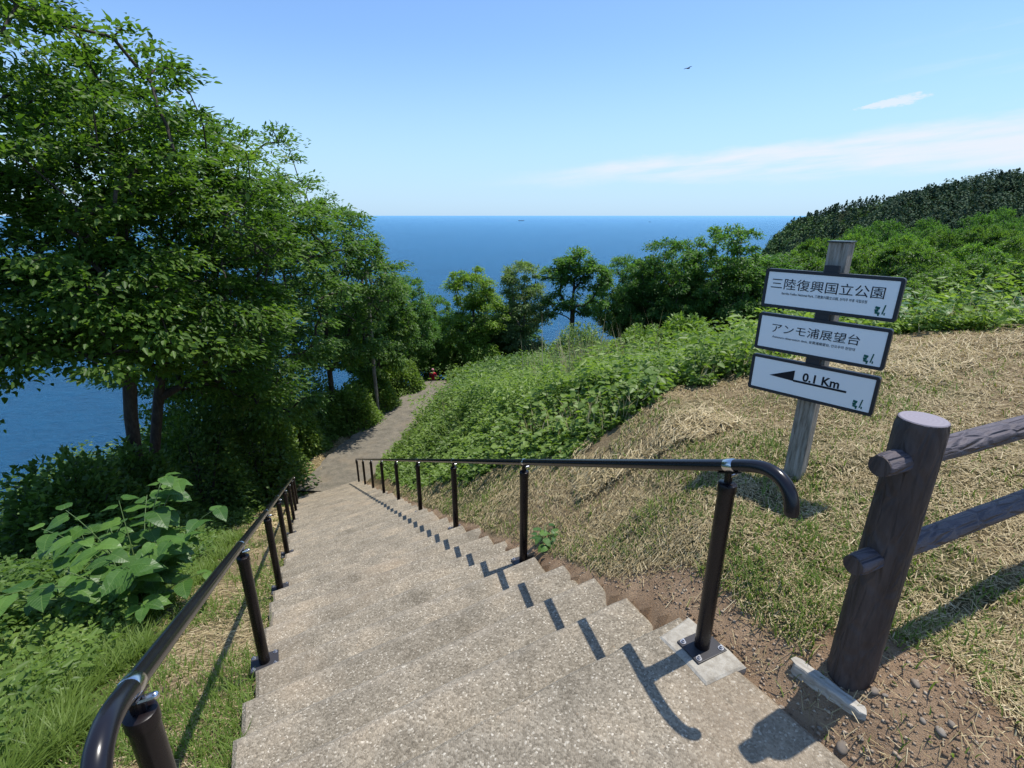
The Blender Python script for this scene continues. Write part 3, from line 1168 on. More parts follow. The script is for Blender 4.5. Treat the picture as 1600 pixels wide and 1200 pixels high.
# bare dead tree sticking up by the left trees
def bare_tree():
    x, y = xr(583, 560) * 19.5, 19.5
    zb = hs(x, y)
    root = tag(empty('bare_tree', (x, y, zb)), 'bare dead twigs rising beside the slim tree in front of the sea', 'tree')
    rg = np.random.default_rng(3)
    ht = zat(352, y) - zb
    lob = [(0, 0, ht * .86, .8, .8, ht * .13, 1), (.4, 0, ht * .7, .8, .8, .7, .7)]
    (tv, tf), (bv, bf), _ = tree_data('b', (0, 0, 0), lob, 75, 5, .07, (0, 0, ht * .8), .1, .5, 2, .5, .5, rg, 5, .5, 1., .009)
    link('trunk', np_mesh('trunk', tv, tf, M_BARKP), root)
    tag(link('branches', np_mesh('branches', bv, bf, M_BARKP), root), kind='stuff')


bare_tree()

# ================================================================== low plants
def polar(n, d0, d1, a0, a1, pw=0):
    """points spread with a density that thins out with distance from the head of the steps"""
    a = np.radians(a0 + (a1 - a0) * R.random(n))
    d = np.exp(np.log(d0) + (np.log(d1) - np.log(d0)) * R.random(n))
    return d * np.sin(a), d * np.cos(a)


def bushes(name, x, y, hgt, nl, lsize, lw, mat, label, spread=.16, tintc=.5, detail=2, up=.9, kind='stuff', cat=None, z=None):
    n = len(x)
    z = H(x, y) if z is None else z
    idx = np.repeat(np.arange(n), nl)
    N = len(idx)
    f = R.random(N) ** .7
    hh = hgt[idx] * f
    th = R.random(N) * 2 * PI
    rr = spread * (.3 + R.random(N)) * (hgt[idx] / .5) ** .5
    P = np.stack([x[idx] + rr * np.cos(th), y[idx] + rr * np.sin(th), z[idx] + hh], -1)
    tip = np.stack([np.cos(th), np.sin(th), R.normal(.05, .35, N)], -1)
    nr = np.stack([R.normal(0, .4, N), R.normal(0, .4, N), np.full(N, up)], -1)
    L = lsize[idx] * (.6 + .7 * R.random(N))
    tn = tintc + (fbm(x, y, 4, .7, 3) - .5) * .9 + R.normal(0, .08, n)
    tint = np.clip(tn[idx] + R.normal(0, .12, N), 0, 1)
    V, F, T = leaves(P, tip, nr, L, L * lw, tint, detail)
    me = np_mesh(name, V, F, mat, tint=T)
    o = link(name, me)
    return tag(o, label, cat, None, kind)


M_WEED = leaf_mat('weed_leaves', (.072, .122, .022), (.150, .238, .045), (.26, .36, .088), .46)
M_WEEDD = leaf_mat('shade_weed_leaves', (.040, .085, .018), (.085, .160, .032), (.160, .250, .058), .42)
M_GRASS = leaf_mat('green_grass', (.070, .118, .018), (.135, .205, .036), (.23, .31, .075), .35, .5, .3, var=0)
M_STRAW = leaf_mat('dry_straw', (.21, .150, .072), (.41, .32, .165), (.68, .57, .36), .15, .6, .3, var=0)
M_SEED = leaf_mat('dry_seed_stalks', (.22, .18, .10), (.38, .32, .19), (.52, .46, .30), .15, .7, .2, var=0)


def weed_region(x, y):
    q, _ = path_coords(x, y)
    # the edge of the mown strip
    t = np.clip((.8 - x) / 3.1, 0, 1)
    line = 3.75 + 4.4 * t
    line = np.where(x > .8, crest_y(x) + .05, line)
    wob = (fbm(x, y, 3, .8, 3) - .5) * 1.2 + (fbm(x, y, 13, 3.5, 2) - .5) * .9
    far = smoothst(SE - 3, SE + 1, DX * x + DY * y)
    return (q > half_width(x, y) + .12 + .45 * far + .22 * fbm(x, y, 7, 1.5, 2)) & (y > line + wob)


def soil_ok(x, y, thr=.5):
    return soil_mask(x, y) < thr + .35 * R.random(len(x)) + 2.0 * (R.random(len(x)) < .03)


# mass of weeds right of the path
x, y = polar(23000, 4.0, 30, -17, 60)
k = weed_region(x, y) & (x < 9)
x, y = x[k], y[k]
n = len(x)
dd = np.hypot(x, y)
q, _ = path_coords(x, y)
hh = (.02 + .62 * fbm(x, y, 6, .6, 3) ** 1.3 + .22 * R.random(n)) * smoothst(HW + .1, HW + 2.2, q) + .05
edge = smoothst(0, 1.6, y - np.where(x > .8, crest_y(x), 4. + 4.5 * np.clip((.8 - x) / 3.1, 0, 1)))
hh = hh * (.45 + .75 * edge) * (.42 + .75 * smoothst(5, 13, dd))
ls = (.030 + .024 * R.random(n)) * (1 + .06 * dd)
bushes('undergrowth', x, y, hh, 26, ls, .62, M_WEED, 'mass of fresh green weeds covering the slope between path and mound', .12, .5, up=.7)
# broader leaved ones amongst them
x, y = polar(2600, 4.2, 20, -15, 60)
k = weed_region(x, y) & (fbm(x, y, 12, .5, 2) > .47) & (x < 9)
x, y = x[k], y[k]
n = len(x)
bushes('broadleaf_weeds', x, y, (.12 + .28 * R.random(n)) * (.7 + .9 * smoothst(5, 12, np.hypot(x, y))), 12, .055 + .03 * R.random(n), .8, M_WEED, 'broad leaved weeds rising out of the green mass on the slope', .22, .62, 4)
# long grass blades mixed into the weeds
x, y = polar(60000, 4.0, 22, -17, 60)
k = weed_region(x, y) & (x < 8) & (fbm(x, y, 41, 1.1, 3) > .44) & (path_coords(x, y)[0] > HW + 1.0)
x, y = x[k], y[k]
dd = np.hypot(x, y)
GRASS_IN_WEEDS = (x, y, (.16 + .34 * R.random(len(x))) * (.55 + .6 * smoothst(5, 12, dd)), (.005 + .004 * R.random(len(x))) * (1 + .10 * dd))
x, y = polar(16000, 4.0, 22, -17, 60)
k = weed_region(x, y) & (x < 8) & (fbm(x, y, 47, .8, 3) > .47) & (path_coords(x, y)[0] > HW + 1.0)
x, y = x[k], y[k]
dd = np.hypot(x, y)
PALE_IN_WEEDS = (x, y, (.22 + .42 * R.random(len(x))) * (.55 + .7 * smoothst(5, 12, dd)), (.004 + .003 * R.random(len(x))) * (1 + .10 * dd))
# taller spires sticking out of the mass
x, y = polar(3000, 4.3, 26, -15, 55)
k = weed_region(x, y) & (x < 8) & (fbm(x, y, 30, .9, 2) > .42) & (path_coords(x, y)[0] > HW + 1.5)
x, y = x[k], y[k]
n = len(x)
bushes('tall_weeds', x, y, (.35 + .75 * R.random(n)) * (.55 + .8 * smoothst(5, 14, np.hypot(x, y))), 30, (.055 + .02 * R.random(n)) * (1 + .05 * np.hypot(x, y)), .4, M_WEED, 'taller leafy weeds standing out of the green mass on the slope', .08, .68, 2, up=.5)
# far band of shrubs in front of the cliff-edge trees
x = R.uniform(-3, 12, 2400)
y = R.uniform(18, 30, 2400)
q, _ = path_coords(x, y)
k = q > 1.6
x, y = x[k], y[k]
n = len(x)
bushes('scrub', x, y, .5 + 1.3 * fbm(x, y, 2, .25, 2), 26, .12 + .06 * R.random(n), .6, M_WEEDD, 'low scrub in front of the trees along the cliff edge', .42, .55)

# left undergrowth
x, y = polar(13000, 2.8, 22, -70, -12)
q, _ = path_coords(x, y)
k = (q < -1.9 - .5 * R.random(len(x))) & (q > -10) & ((np.hypot(x, y) > 5.2) | (q < -4.0 - .9 * R.random(len(x))))
x, y, q = x[k], y[k], q[k]
n = len(x)
hh = (.02 + 1.25 * fbm(x, y, 9, .9, 3) ** 1.3 + .15 * R.random(n)) * smoothst(-1.6, -3.6, q) * (1 + .9 * smoothst(-4, -7, q)) + .08
ls = (.038 + .032 * R.random(n)) * (1 + .06 * np.hypot(x, y))
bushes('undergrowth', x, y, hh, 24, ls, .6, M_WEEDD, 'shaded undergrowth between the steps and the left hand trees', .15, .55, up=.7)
# brighter verge along the lower path, left side
x = R.uniform(-12, -3, 5200)
y = R.uniform(9, 27, 5200)
q, _ = path_coords(x, y)
k = (q < -1.75) & (q > -4.0)
x, y, q = x[k], y[k], q[k]
n = len(x)
bushes('verge_weeds', x, y, (.18 + .5 * fbm(x, y, 1, .8, 2)) * (.35 + .65 * smoothst(-1.7, -2.8, q)) + .25 * smoothst(-2.8, -4, q), 24, .07 + .03 * R.random(n), .6, M_WEED, 'bright weeds bordering the left side of the lower path', .16, .5)


def blades(name, x, y, hgt, wid, mat, label, tintc, lean=.5, lie=0.0, z=None, sp=.15):
    """grass blades: bent strips of three triangles"""
    n = len(x)
    z = H(x, y) if z is None else z
    th = R.random(n) * 2 * PI
    P = np.stack([x, y, z - .004], -1)
    side = np.stack([-np.sin(th), np.cos(th), R.normal(0, .25, n)], -1)
    l = lean * (.3 + R.random(n))
    d1 = np.stack([np.cos(th) * l, np.sin(th) * l, np.ones(n)], -1)
    d1 /= np.linalg.norm(d1, axis=1, keepdims=True)
    d2 = np.stack([np.cos(th) * l * 2.4, np.sin(th) * l * 2.4, np.ones(n) * .8], -1)
    d2 /= np.linalg.norm(d2, axis=1, keepdims=True)
    h = hgt[:, None]
    wv = wid[:, None]
    V = np.empty((n, 5, 3))
    V[:, 0] = P - side * wv * .5
    V[:, 1] = P + side * wv * .5
    mid = P + d1 * h * .5
    V[:, 2] = mid - side * wv * .42
    V[:, 3] = mid + side * wv * .42
    V[:, 4] = mid + d2 * h * .5
    b = np.arange(n)[:, None] * 5
    F = np.concatenate([b + [[0, 1, 3]], b + [[0, 3, 2]], b + [[2, 3, 4]]])
    tint = np.clip(tintc + R.normal(0, sp, n), 0, 1)
    me = np_mesh(name, V.reshape(-1, 3), F, mat, tint=np.repeat(tint, 5))
    return tag(link(name, me), label, kind='stuff')


blades('pale_grass_stems', *PALE_IN_WEEDS, M_SEED, 'pale dry grass stems scattered through the weeds', .6, .3)
blades('grass_among_weeds', *GRASS_IN_WEEDS, M_GRASS, 'long grass blades mixed into the weeds on the slope', .58, .5)


def straws(name, x, y, L, wid, mat, label, tintc, lift=.012, tilt=.2):
    """cut stalks lying on the ground: two triangles each"""
    n = len(x)
    th = R.random(n) * 2 * PI
    dz = R.normal(0, tilt, n)
    dx_, dy_ = np.cos(th) * L * .5, np.sin(th) * L * .5
    x0, y0, x1, y1 = x - dx_, y - dy_, x + dx_, y + dy_
    up = lift * R.random(n) + .002
    z0 = H(x0, y0) + up
    z1 = H(x1, y1) + up + np.maximum(dz, 0) * L
    s = np.stack([-np.sin(th), np.cos(th), np.zeros(n)], -1) * wid[:, None] * .5
    A = np.stack([x0, y0, z0], -1)
    B = np.stack([x1, y1, z1], -1)
    V = np.stack([A - s, A + s, B + s * .6, B - s * .6], 1).reshape(-1, 3)
    F = np.arange(n * 4).reshape(n, 4)
    tint = np.clip(tintc + R.normal(0, .22, n), 0, 1)
    me = np_mesh(name, V, F, mat, tint=np.repeat(tint, 4))
    return tag(link(name, me), label, kind='stuff')


def mown(x, y):
    q, _ = path_coords(x, y)
    return (q > HW + .03) & ~weed_region(x, y) & (y < 12) & (x < 9)


# dry cut straw on the mound and bank
x, y = polar(300000, 1.15, 10, -22, 62)
k = mown(x, y) & soil_ok(x, y, .30) & (R.random(len(x)) < .30 + .70 * smoothst(.3, .5, fbm(x, y, 15, 1.6, 3)))
x, y = x[k], y[k]
dd = np.hypot(x, y)
straws('dry_straw', x, y, (.010 + .042 * R.random(len(x)) ** 1.8) * (1 + .09 * dd), (.0011 + .0011 * R.random(len(x))) * (1 + .34 * dd), M_STRAW,
       'cut dry straw lying over the mown mound and the bank beside the steps', .5, .018, .25)
# short standing dry stubble
x, y = polar(70000, 1.15, 9, -22, 62)
k = mown(x, y) & soil_ok(x, y, .40)
x, y = x[k], y[k]
dd = np.hypot(x, y)
blades('stubble', x, y, .015 + .035 * R.random(len(x)), (.002 + .0015 * R.random(len(x))) * (1 + .25 * dd), M_STRAW, 'short dry stubble on the mown mound', .42, .9)
# green blades in patches
x, y = polar(150000, 1.15, 10, -22, 62)
g = green_mask(x, y)
g3 = fbm(x, y, 21, 2.6, 3)
k = mown(x, y) & soil_ok(x, y, .38) & (R.random(len(x)) < .05 + .95 * np.maximum(g, .22) * smoothst(.42, .58, g3))
x, y = x[k], y[k]
dd = np.hypot(x, y)
blades('mown_grass', x, y, (.02 + .055 * R.random(len(x))) * (.6 + .9 * fbm(x, y, 3, 3., 2)), (.0022 + .002 * R.random(len(x))) * (1 + .25 * dd), M_GRASS, 'patches of short green grass on the mown mound', .5, .6)
# hay rolled against the weeds along the crest
x, y = polar(80000, 3.2, 9, 2, 62)
e = y - crest_y(x)
k = (e > -.85 - .5 * fbm(x, y, 2, 1., 2)) & (e < .25) & (x > .5) & (R.random(len(x)) < smoothst(.36, .52, fbm(x, y, 33, 1.1, 3)))
x, y = x[k], y[k]
straws('hay_windrow', x, y, .04 + .09 * R.random(len(x)), .004 + .004 * R.random(len(x)), M_STRAW, 'raked pale hay along the far edge of the mown mound', .55, .06, .35)

# left strip: straw plus grass beside the steps
x, y = polar(90000, 1.05, 16, -75, -12)
q, _ = path_coords(x, y)
k = (q < -HW - .0) & (q > -2.1 - .5 * fbm(x, y, 4, 1., 2)) & (R.random(len(x)) < .3 + .7 * smoothst(.35, .5, fbm(x, y, 15, 1.6, 3)))
x, y = x[k], y[k]
dd = np.hypot(x, y)
straws('dry_straw', x, y, (.015 + .055 * R.random(len(x)) ** 1.6) * (1 + .08 * dd), (.0012 + .0011 * R.random(len(x))) * (1 + .34 * dd), M_STRAW,
       'dry cut straw on the strip left of the handrail', .5, .018, .25)
x, y = polar(60000, 9, 27, -40, -2)
q, _ = path_coords(x, y)
k = (q < -half_width(x, y)) & (q > -2.0 - .4 * fbm(x, y, 4, 1., 2)) & (R.random(len(x)) < .8)
x, y = x[k], y[k]
straws('dry_straw', x, y, .06 + .09 * R.random(len(x)), .012 + .010 * R.random(len(x)), M_STRAW, 'straw coloured strip along the left edge of the lower path', .5, .03, .2)
x, y = polar(80000, 1.05, 14, -75, -12)
q, _ = path_coords(x, y)
k = (q < -HW - .01) & (q > -2.2) & (R.random(len(x)) < .06 + .9 * smoothst(.45, .60, fbm(x, y, 27, 1.8, 3)) + .9 * smoothst(-1.3, -2.0, q))
x, y = x[k], y[k]
dd = np.hypot(x, y)
blades('verge_grass', x, y, (.03 + .09 * R.random(len(x))) * (1 + .02 * dd), (.0026 + .0022 * R.random(len(x))) * (1 + .25 * dd), M_GRASS, 'short grass on the strip left of the handrail', .5, .6)
# lush long grass further left
x, y = polar(230000, 1.4, 9, -82, -18)
q, _ = path_coords(x, y)
k = (q < -1.45 - .55 * fbm(x, y, 1, 1.5, 2)) & (q > -5.5)
x, y, q = x[k], y[k], q[k]
dd = np.hypot(x, y)
blades('long_grass', x, y, (.08 + .17 * R.random(len(x))) * (.35 + 1.2 * fbm(x, y, 6, 1.1, 3)), (.0035 + .0035 * R.random(len(x))) * (1 + .16 * dd), M_GRASS, 'lush long green grass below the left handrail', .5, .75)
# young leafy weeds in that grass
x, y = polar(5000, 1.7, 9, -80, -22)
q, _ = path_coords(x, y)
k = (q < -1.9) & (q > -5.5) & (fbm(x, y, 18, 1.2, 2) > .46)
x, y = x[k], y[k]
n = len(x)
bushes('leafy_weeds', x, y, .10 + .28 * R.random(n), 16, .03 + .045 * R.random(n), .48, M_WEED, 'leafy weeds growing through the long grass on the left', .09, .5, 4)

# tall dry stalks standing in the weeds
def stalks():
    n = 130
    y = R.uniform(7.5, 15, n)
    x = .155 * y + R.normal(0, .075, n) * y + .3 * np.sin(y * 5)
    keep = weed_region(x, y)
    x, y = x[keep], y[keep]
    n = len(x)
    blades('dry_stalks', np.repeat(x, 4) + R.normal(0, .06, n * 4), np.repeat(y, 4) + R.normal(0, .06, n * 4), .7 + .85 * R.random(n * 4), .008 + .009 * R.random(n * 4), M_SEED,
           'tall dry grass stalks standing among the weeds', .55, .16)


stalks()

# ================================================================== broad leaved plants
def big_leaf_mesh(seed):
    """heart shaped pointed leaf 1 long, lying along +X, cupped along the midrib"""
    rg = random.Random(seed)
    prof = [(0, .0), (-.05, .16), (.02, .30), (.18, .37), (.38, .36), (.58, .29), (.78, .17), (.92, .06), (1.0, 0)]
    bm = bmesh.new()
    mids, Ls, Rs = [], [], []
    for i, (px, w_) in enumerate(prof):
        zc_ = .05 * math.sin(px * PI) - .16 * px * px
        mids.append(bm.verts.new((max(px, 0), 0, zc_)))
        if 0 < i < len(prof) - 1:
            wv = .02 * math.sin(i * 2.3 + seed)
            Ls.append(bm.verts.new((px, w_, zc_ + .10 * w_ + wv)))
            Rs.append(bm.verts.new((px, -w_, zc_ + .10 * w_ - wv)))
    for S, flip in ((Ls, False), (Rs, True)):
        seq = [None] + S + [None]
        for i in range(len(mids) - 1):
            a, b = mids[i], mids[i + 1]
            c, d_ = seq[i + 1], seq[i]
            f = [v for v in (a, b, c, d_) if v is not None]
            if len(f) >= 3:
                if i + 1 == len(mids) - 1:
                    f = [a, b, d_]
                bm.faces.new(f[::-1] if flip else f)
    me = bpy.data.meshes.new('leaf')
    bm.to_mesh(me)
    bm.free()
    return me


def knotweed_mat():
    m, t, p, out = principled('knotweed_leaf', rough=.42, spec=.4)
    tc_ = t.n('ShaderNodeTexCoord')
    sp = t.n('ShaderNodeSeparateXYZ')
    t.l(tc_.outputs['Object'], sp.inputs[0])
    ay = t.m('ABSOLUTE', sp.outputs[1])
    rib = t.m('SUBTRACT', 1, t.sstep(ay, .004, .016))
    v = t.m('FRACT', t.m('MULTIPLY', t.m('SUBTRACT', sp.outputs[0], t.m('MULTIPLY', ay, .8)), 8.))
    vein = t.m('SUBTRACT', 1, t.sstep(t.m('ABSOLUTE', t.m('SUBTRACT', v, .5)), .03, .12))
    oi = t.n('ShaderNodeObjectInfo')
    col = t.ramp(oi.outputs['Random'], [(0, (.045, .115, .022)), (.6, (.075, .165, .030)), (1, (.125, .235, .045))])
    col = t.mix(t.m('MAXIMUM', t.m('MULTIPLY', rib, .6), t.m('MULTIPLY', vein, .25)), col, (.19, .30, .08))
    t.l(col, p.inputs['Base Color'])
    bump(t, p, vein, .4, .01)
    tr = t.n('ShaderNodeBsdfTranslucent')
    t.l(t.mix(1., col, (1.2, 1.35, .5), 'MULTIPLY'), tr.inputs[0])
    mx = t.n('ShaderNodeMixShader')
    mx.inputs[0].default_value = .35
    t.l(p.outputs[0], mx.inputs[1])
    t.l(tr.outputs[0], mx.inputs[2])
    t.l(mx.outputs[0], out.inputs[0])
    return m


M_KNOT = knotweed_mat()
M_STEM, *_ = principled('green_stem', (.10, .16, .05), .5, .4)
LEAF_MESH = []
for sd_ in range(4):
    me_ = big_leaf_mesh(sd_)
    me_.materials.append(M_KNOT)
    LEAF_MESH.append(me_)


def knotweed(name, loc, h, spreadr, nst, nlf, lsize, label, rg, stems_dir=None):
    root = tag(empty(name, loc), label, 'plant')
    for s in range(nst):
        a = 2 * PI * s / nst + rg.uniform(-.4, .4)
        rr = spreadr * rg.uniform(.35, 1.0)
        hh_ = h * rg.uniform(.72, 1.0) * (1 - .25 * rr / spreadr)
        P = []
        for i in range(9):
            f = i / 8
            P.append(Vector((math.cos(a) * rr * f ** 1.4, math.sin(a) * rr * f ** 1.4, hh_ * (f - .18 * f ** 3) / .82)))
        bm = bmesh.new()
        add_tube(bm, P, [.0075 - .005 * i / 8 for i in range(9)], 6)
        st = bm_obj('stem', bm, M_STEM, root, smooth=True)
        for k in range(nlf):
            f = .20 + .80 * (k + 1) / nlf
            i = min(int(f * 8), 7)
            p_ = P[i].lerp(P[i + 1], f * 8 - i)
            la = a + (1 if k % 2 else -1) * rg.uniform(.7, 1.5) + rg.uniform(-.3, .3)
            o = link('leaf', rg.choice(LEAF_MESH), root)
            sz = lsize * rg.uniform(.7, 1.15) * (1 - .30 * max(0, f - .75) / .25)
            o.scale = (sz, sz * rg.uniform(.9, 1.1), sz)
            stalk = Vector((math.cos(la), math.sin(la), .15)) * .03
            o.location = p_ + stalk
            o.rotation_euler = Euler((rg.uniform(-.22, .22), rg.uniform(-.05, .32), la), 'XYZ')
    return root


rg = random.Random(5)
knotweed('knotweed', (-3.35, 3.65, hs(-3.35, 3.65)), 1.45, .95, 15, 11, .225, 'big leaved knotweed plant beside the left handrail, lit against the shade', rg)
knotweed('knotweed', (-3.25, 3.4, hs(-3.25, 3.4)), .80, .75, 9, 7, .18, 'low knotweed shoots in front of the tall knotweed on the left', rg)
rg = random.Random(9)
knotweed('knotweed', (-5.0, 4.9, hs(-5.0, 4.9)), .85, .7, 7, 6, .17, 'shaded broad leaved plant left of the tall knotweed at the picture edge', rg)
# broad leaved clumps behind the mound to the right of the sign
rg = random.Random(12)
for i in range(9):
    xx_ = 4.3 + i * .62 + rg.uniform(-.15, .15)
    yy_ = 6.2 + rg.uniform(-.35, .5)
    knotweed('leafy_shrub', (xx_, yy_, hs(xx_, yy_)), .55 + .25 * rg.random(), .5, 6, 6, .19, 'broad leaved shrub in the row beyond the mound, right of the sign', rg)['group'] = 'broad leaved shrubs behind the mound'
# a small broad plant at the edge of the steps
bx, by = sn(2.6, NC + HW + .10)
rg = random.Random(4)
knotweed('small_weed', (bx, by, hs(bx, by)), .12, .14, 5, 3, .085, 'small green weed growing at the right edge of the steps between the first two posts', rg)

# round bush left of the path end
def bush(loc, r, h, n, mat, label, ls=.1, name='bush'):
    root = tag(empty(name, loc), label, 'bush')
    d = R.normal(size=(n, 3))
    d /= np.linalg.norm(d, axis=1, keepdims=True)
    d[:, 2] = np.abs(d[:, 2])
    k = .7 + .3 * R.random(n) + .15 * np.sin(np.arctan2(d[:, 1], d[:, 0]) * 4) * np.cos(d[:, 2] * 7)
    P = d * k[:, None] * np.array([r, r, h])
    V, F, T = leaves(P, d + R.normal(0, .4, (n, 3)) + [0, 0, -.2], d * .6 + [0, 0, .6] + R.normal(0, .3, (n, 3)), ls * (.6 + .7 * R.random(n)), ls * .6 * np.ones(n), np.clip(R.normal(.5, .2, n), 0, 1), 2)
    link('foliage', np_mesh('foliage', V, F, mat, tint=T), root)
    bm = bmesh.new()
    for i in range(6):
        a = i * 1.05
        add_tube(bm, [(0, 0, -.1), (math.cos(a) * r * .3, math.sin(a) * r * .3, h * .4), (math.cos(a) * r * .6, math.sin(a) * r * .6, h * .75)], [.03, .02, .008], 5)
    bm_obj('stems', bm, M_BARK, root)
    return root


for (u, yy_, r_, h_, mt, lb) in [
        (622, 23.5, 1.25, -565, M_WEED, 'rounded bush on the left just before the path end'),
        (575, 20.5, 1.2, -585, M_WEED, 'bush behind the verge left of the lower path'),
        (440, 15.8, 1.1, 1.7, M_WEED, 'dark bush under the thick trunked tree'),
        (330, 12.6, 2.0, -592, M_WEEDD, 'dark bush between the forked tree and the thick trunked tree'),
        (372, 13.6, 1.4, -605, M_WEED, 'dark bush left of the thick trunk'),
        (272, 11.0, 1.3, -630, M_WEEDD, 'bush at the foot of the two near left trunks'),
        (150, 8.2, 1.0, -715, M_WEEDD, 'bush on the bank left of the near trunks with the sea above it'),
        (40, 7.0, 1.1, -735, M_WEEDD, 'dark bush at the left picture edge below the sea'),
        (540, 18.5, 1.2, 1.6, M_WEED, 'bush behind the slim trunked tree'),
        (462, 17.8, 1.7, -580, M_WEED, 'tall bush filling the gap behind the thick trunk'),
        (740, 25.5, 1.5, 1.1, M_WEED, 'low bright bush on the right where the path bends'),
        (905, 21.0, 1.5, 2.1, LM['grey'], 'tall grey green bush in front of the open tree'),
        (1000, 17.5, 1.2, 1.5, M_WEED, 'leafy bush on the weedy slope below the dark clump'),
        (1065, 12.5, 1.0, 1.35, M_WEED, 'bright bush on the slope in front of the tallest dark tree')]:
    x_ = xr(u, 580) * yy_
    h_ = h_ if h_ > 0 else (zat(-h_, yy_) - hs(x_, yy_)) / .97
    bush((x_, yy_, hs(x_, yy_)), r_, h_, 6500, mt, lb, .13)

# ================================================================== handrails
M_BLK, t, p, _o = principled('black_brown_paint', (.009, .006, .007), .28, .35)
geo = t.n('ShaderNodeNewGeometry')
t.l(t.ramp(t.noise(40, 5, .7, geo.outputs['Position']), [(.35, (.22, .22, .22)), (.7, (.38, .38, .38))]), p.inputs['Roughness'])
M_RAIL, t, p, _o = principled('black_resin_rail', (.011, .010, .013), .2, .4)
t.l(t.ramp(t.noise(25, 4, .6), [(.35, (.14, .14, .14)), (.7, (.27, .27, .27))]), p.inputs['Roughness'])
M_PLATE, *_ = principled('dark_grey_plate', (.035, .033, .036), .45, .4)
M_STEEL, *_ = principled('bright_steel', (.62, .62, .64), .22, .5, 1.0)
M_GALV, *_ = principled('bolt_zinc', (.42, .43, .46), .4, .5, .9)
PH = .727
RAILH = .795
D3 = Vector((-.66, 1.432, -.743))


def make_post():
    root = empty('post')
    bm = bmesh.new()
    add_tube(bm, [(0, 0, .006), (0, 0, PH - .028)], .0285, 24)
    shaft = bm_obj('shaft', bm, M_BLK, root, smooth=True)
    bm = bmesh.new()
    add_tube(bm, [(0, 0, PH - .03), (0, 0, PH - .008), (0, 0, PH - .002), (0, 0, PH)], [.0315, .0315, .030, .026], 24)
    bm_obj('cap', bm, M_BLK, root, smooth=True)
    bm = bmesh.new()
    add_box(bm, (0, 0, .004), (.145, .115, .008), Euler((0, 0, math.radians(24.7))).to_matrix())
    bm_obj('base_plate', bm, M_PLATE, root, bev=.0025)
    for a in (-1, 1):
        for b in (-1, 1):
            v = Euler((0, 0, math.radians(24.7))).to_matrix() @ Vector((a * .056, b * .042, 0))
            bm = bmesh.new()
            add_tube(bm, [(v.x, v.y, .006), (v.x, v.y, .011)], .011, 14)
            add_tube(bm, [(v.x, v.y, .010), (v.x, v.y, .018)], .0075, 6)
            add_tube(bm, [(v.x, v.y, .017), (v.x, v.y, .024)], .004, 8)
            bm_obj('bolt', bm, M_GALV, root)
    bm = bmesh.new()
    dirv = D3.normalized()
    add_tube(bm, [(0, 0, PH - .004), (0, 0, RAILH - .026)], .009, 10)
    yaw = math.atan2(D3.y, D3.x)
    mt3 = Vector(D3).to_track_quat('X', 'Z').to_matrix()
    add_box(bm, (0, 0, PH + .022), (.012, .026, .040), Euler((0, 0, yaw)).to_matrix())
    add_box(bm, (0, 0, RAILH - .026), (.085, .026, .005), mt3)
    bm_obj('bracket', bm, M_BLK, root)
    bm = bmesh.new()
    ax = Vector((NX, NY, 0))
    add_tube(bm, [Vector((0, 0, PH + .028)) - ax * .004 + ax * .002, Vector((0, 0, PH + .028)) + ax * .03], .0085, 10)
    bmesh.ops.create_uvsphere(bm, u_segments=10, v_segments=6, radius=.0088, matrix=Matrix.Translation(Vector((0, 0, PH + .028)) + ax * .031))
    bm_obj('clamp_bolt', bm, M_STEEL, root, smooth=True)
    return root


def bezier_pts(P, n):
    """catmull-rom through P"""
    P = [Vector(p) for p in P]
    Q = [P[0] * 2 - P[1]] + P + [P[-1] * 2 - P[-2]]
    out = []
    for i in range(1, len(Q) - 2):
        for k in range(n):
            t_ = k / n
            a, b, c, d_ = Q[i - 1], Q[i], Q[i + 1], Q[i + 2]
            out.append(.5 * ((2 * b) + (c - a) * t_ + (2 * a - 5 * b + 4 * c - d_) * t_ ** 2 + (3 * b - a - 3 * c + d_) * t_ ** 3))
    out.append(P[-1])
    return out


POST0 = None


def handrail(name, base, npost, label, endcap=True):
    global POST0
    base = Vector(base)
    root = tag(empty(name, base), label, 'handrail')
    for i in range(npost):
        if POST0 is None:
            POST0 = make_post()
            pst = POST0
        else:
            pst = POST0.copy()
            COL.objects.link(pst)
            for ch in POST0.children:
                c = ch.copy()
                COL.objects.link(c)
                c.parent = pst
        pst.parent = root
        pst.location = D3 * i
    up = Vector((0, 0, RAILH))
    hd = Vector((-DX, -DY, 0))
    crook = [(.0, 0), (.055, .026), (.10, .044), (.14, .052), (.18, .046), (.213, .022), (.231, -.014), (.238, -.052)]
    pts = [up + hd * l + Vector((0, 0, z_)) for l, z_ in crook]
    crv = bezier_pts(pts, 5)[::-1]
    last = D3 * (npost - 1)
    tail = [up + last, up + last - hd * .10 + Vector((0, 0, -.045)), up + last - hd * .17 + Vector((0, 0, -.10)), up + last - hd * .19 + Vector((0, 0, -.17)), up + last - hd * .15 + Vector((0, 0, -.20))]
    line = crv[:-1] + [up + D3 * (i * .2) for i in range(0, (npost - 1) * 5)] + bezier_pts(tail, 4)
    bm = bmesh.new()
    rad = [.0215] * len(line)
    rad[0] = .014
    line = [line[0] + Vector((0, 0, -.006))] + line
    rad = [.008] + rad
    rad[1] = .0195
    add_tube(bm, line, rad, 24)
    rail = bm_obj('rail', bm, M_RAIL, root, smooth=True)
    dn = D3.normalized()
    for i in range(npost):
        c = up + D3 * i
        bm = bmesh.new()
        wd = .017 if i == 0 else .010
        add_tube(bm, [c - dn * wd - dn * .004, c - dn * wd, c + dn * wd, c + dn * wd + dn * .004], [.0215, .0232, .0232, .0215], 24)
        bm_obj('joint_sleeve', bm, M_STEEL, rail, smooth=True)
    return root


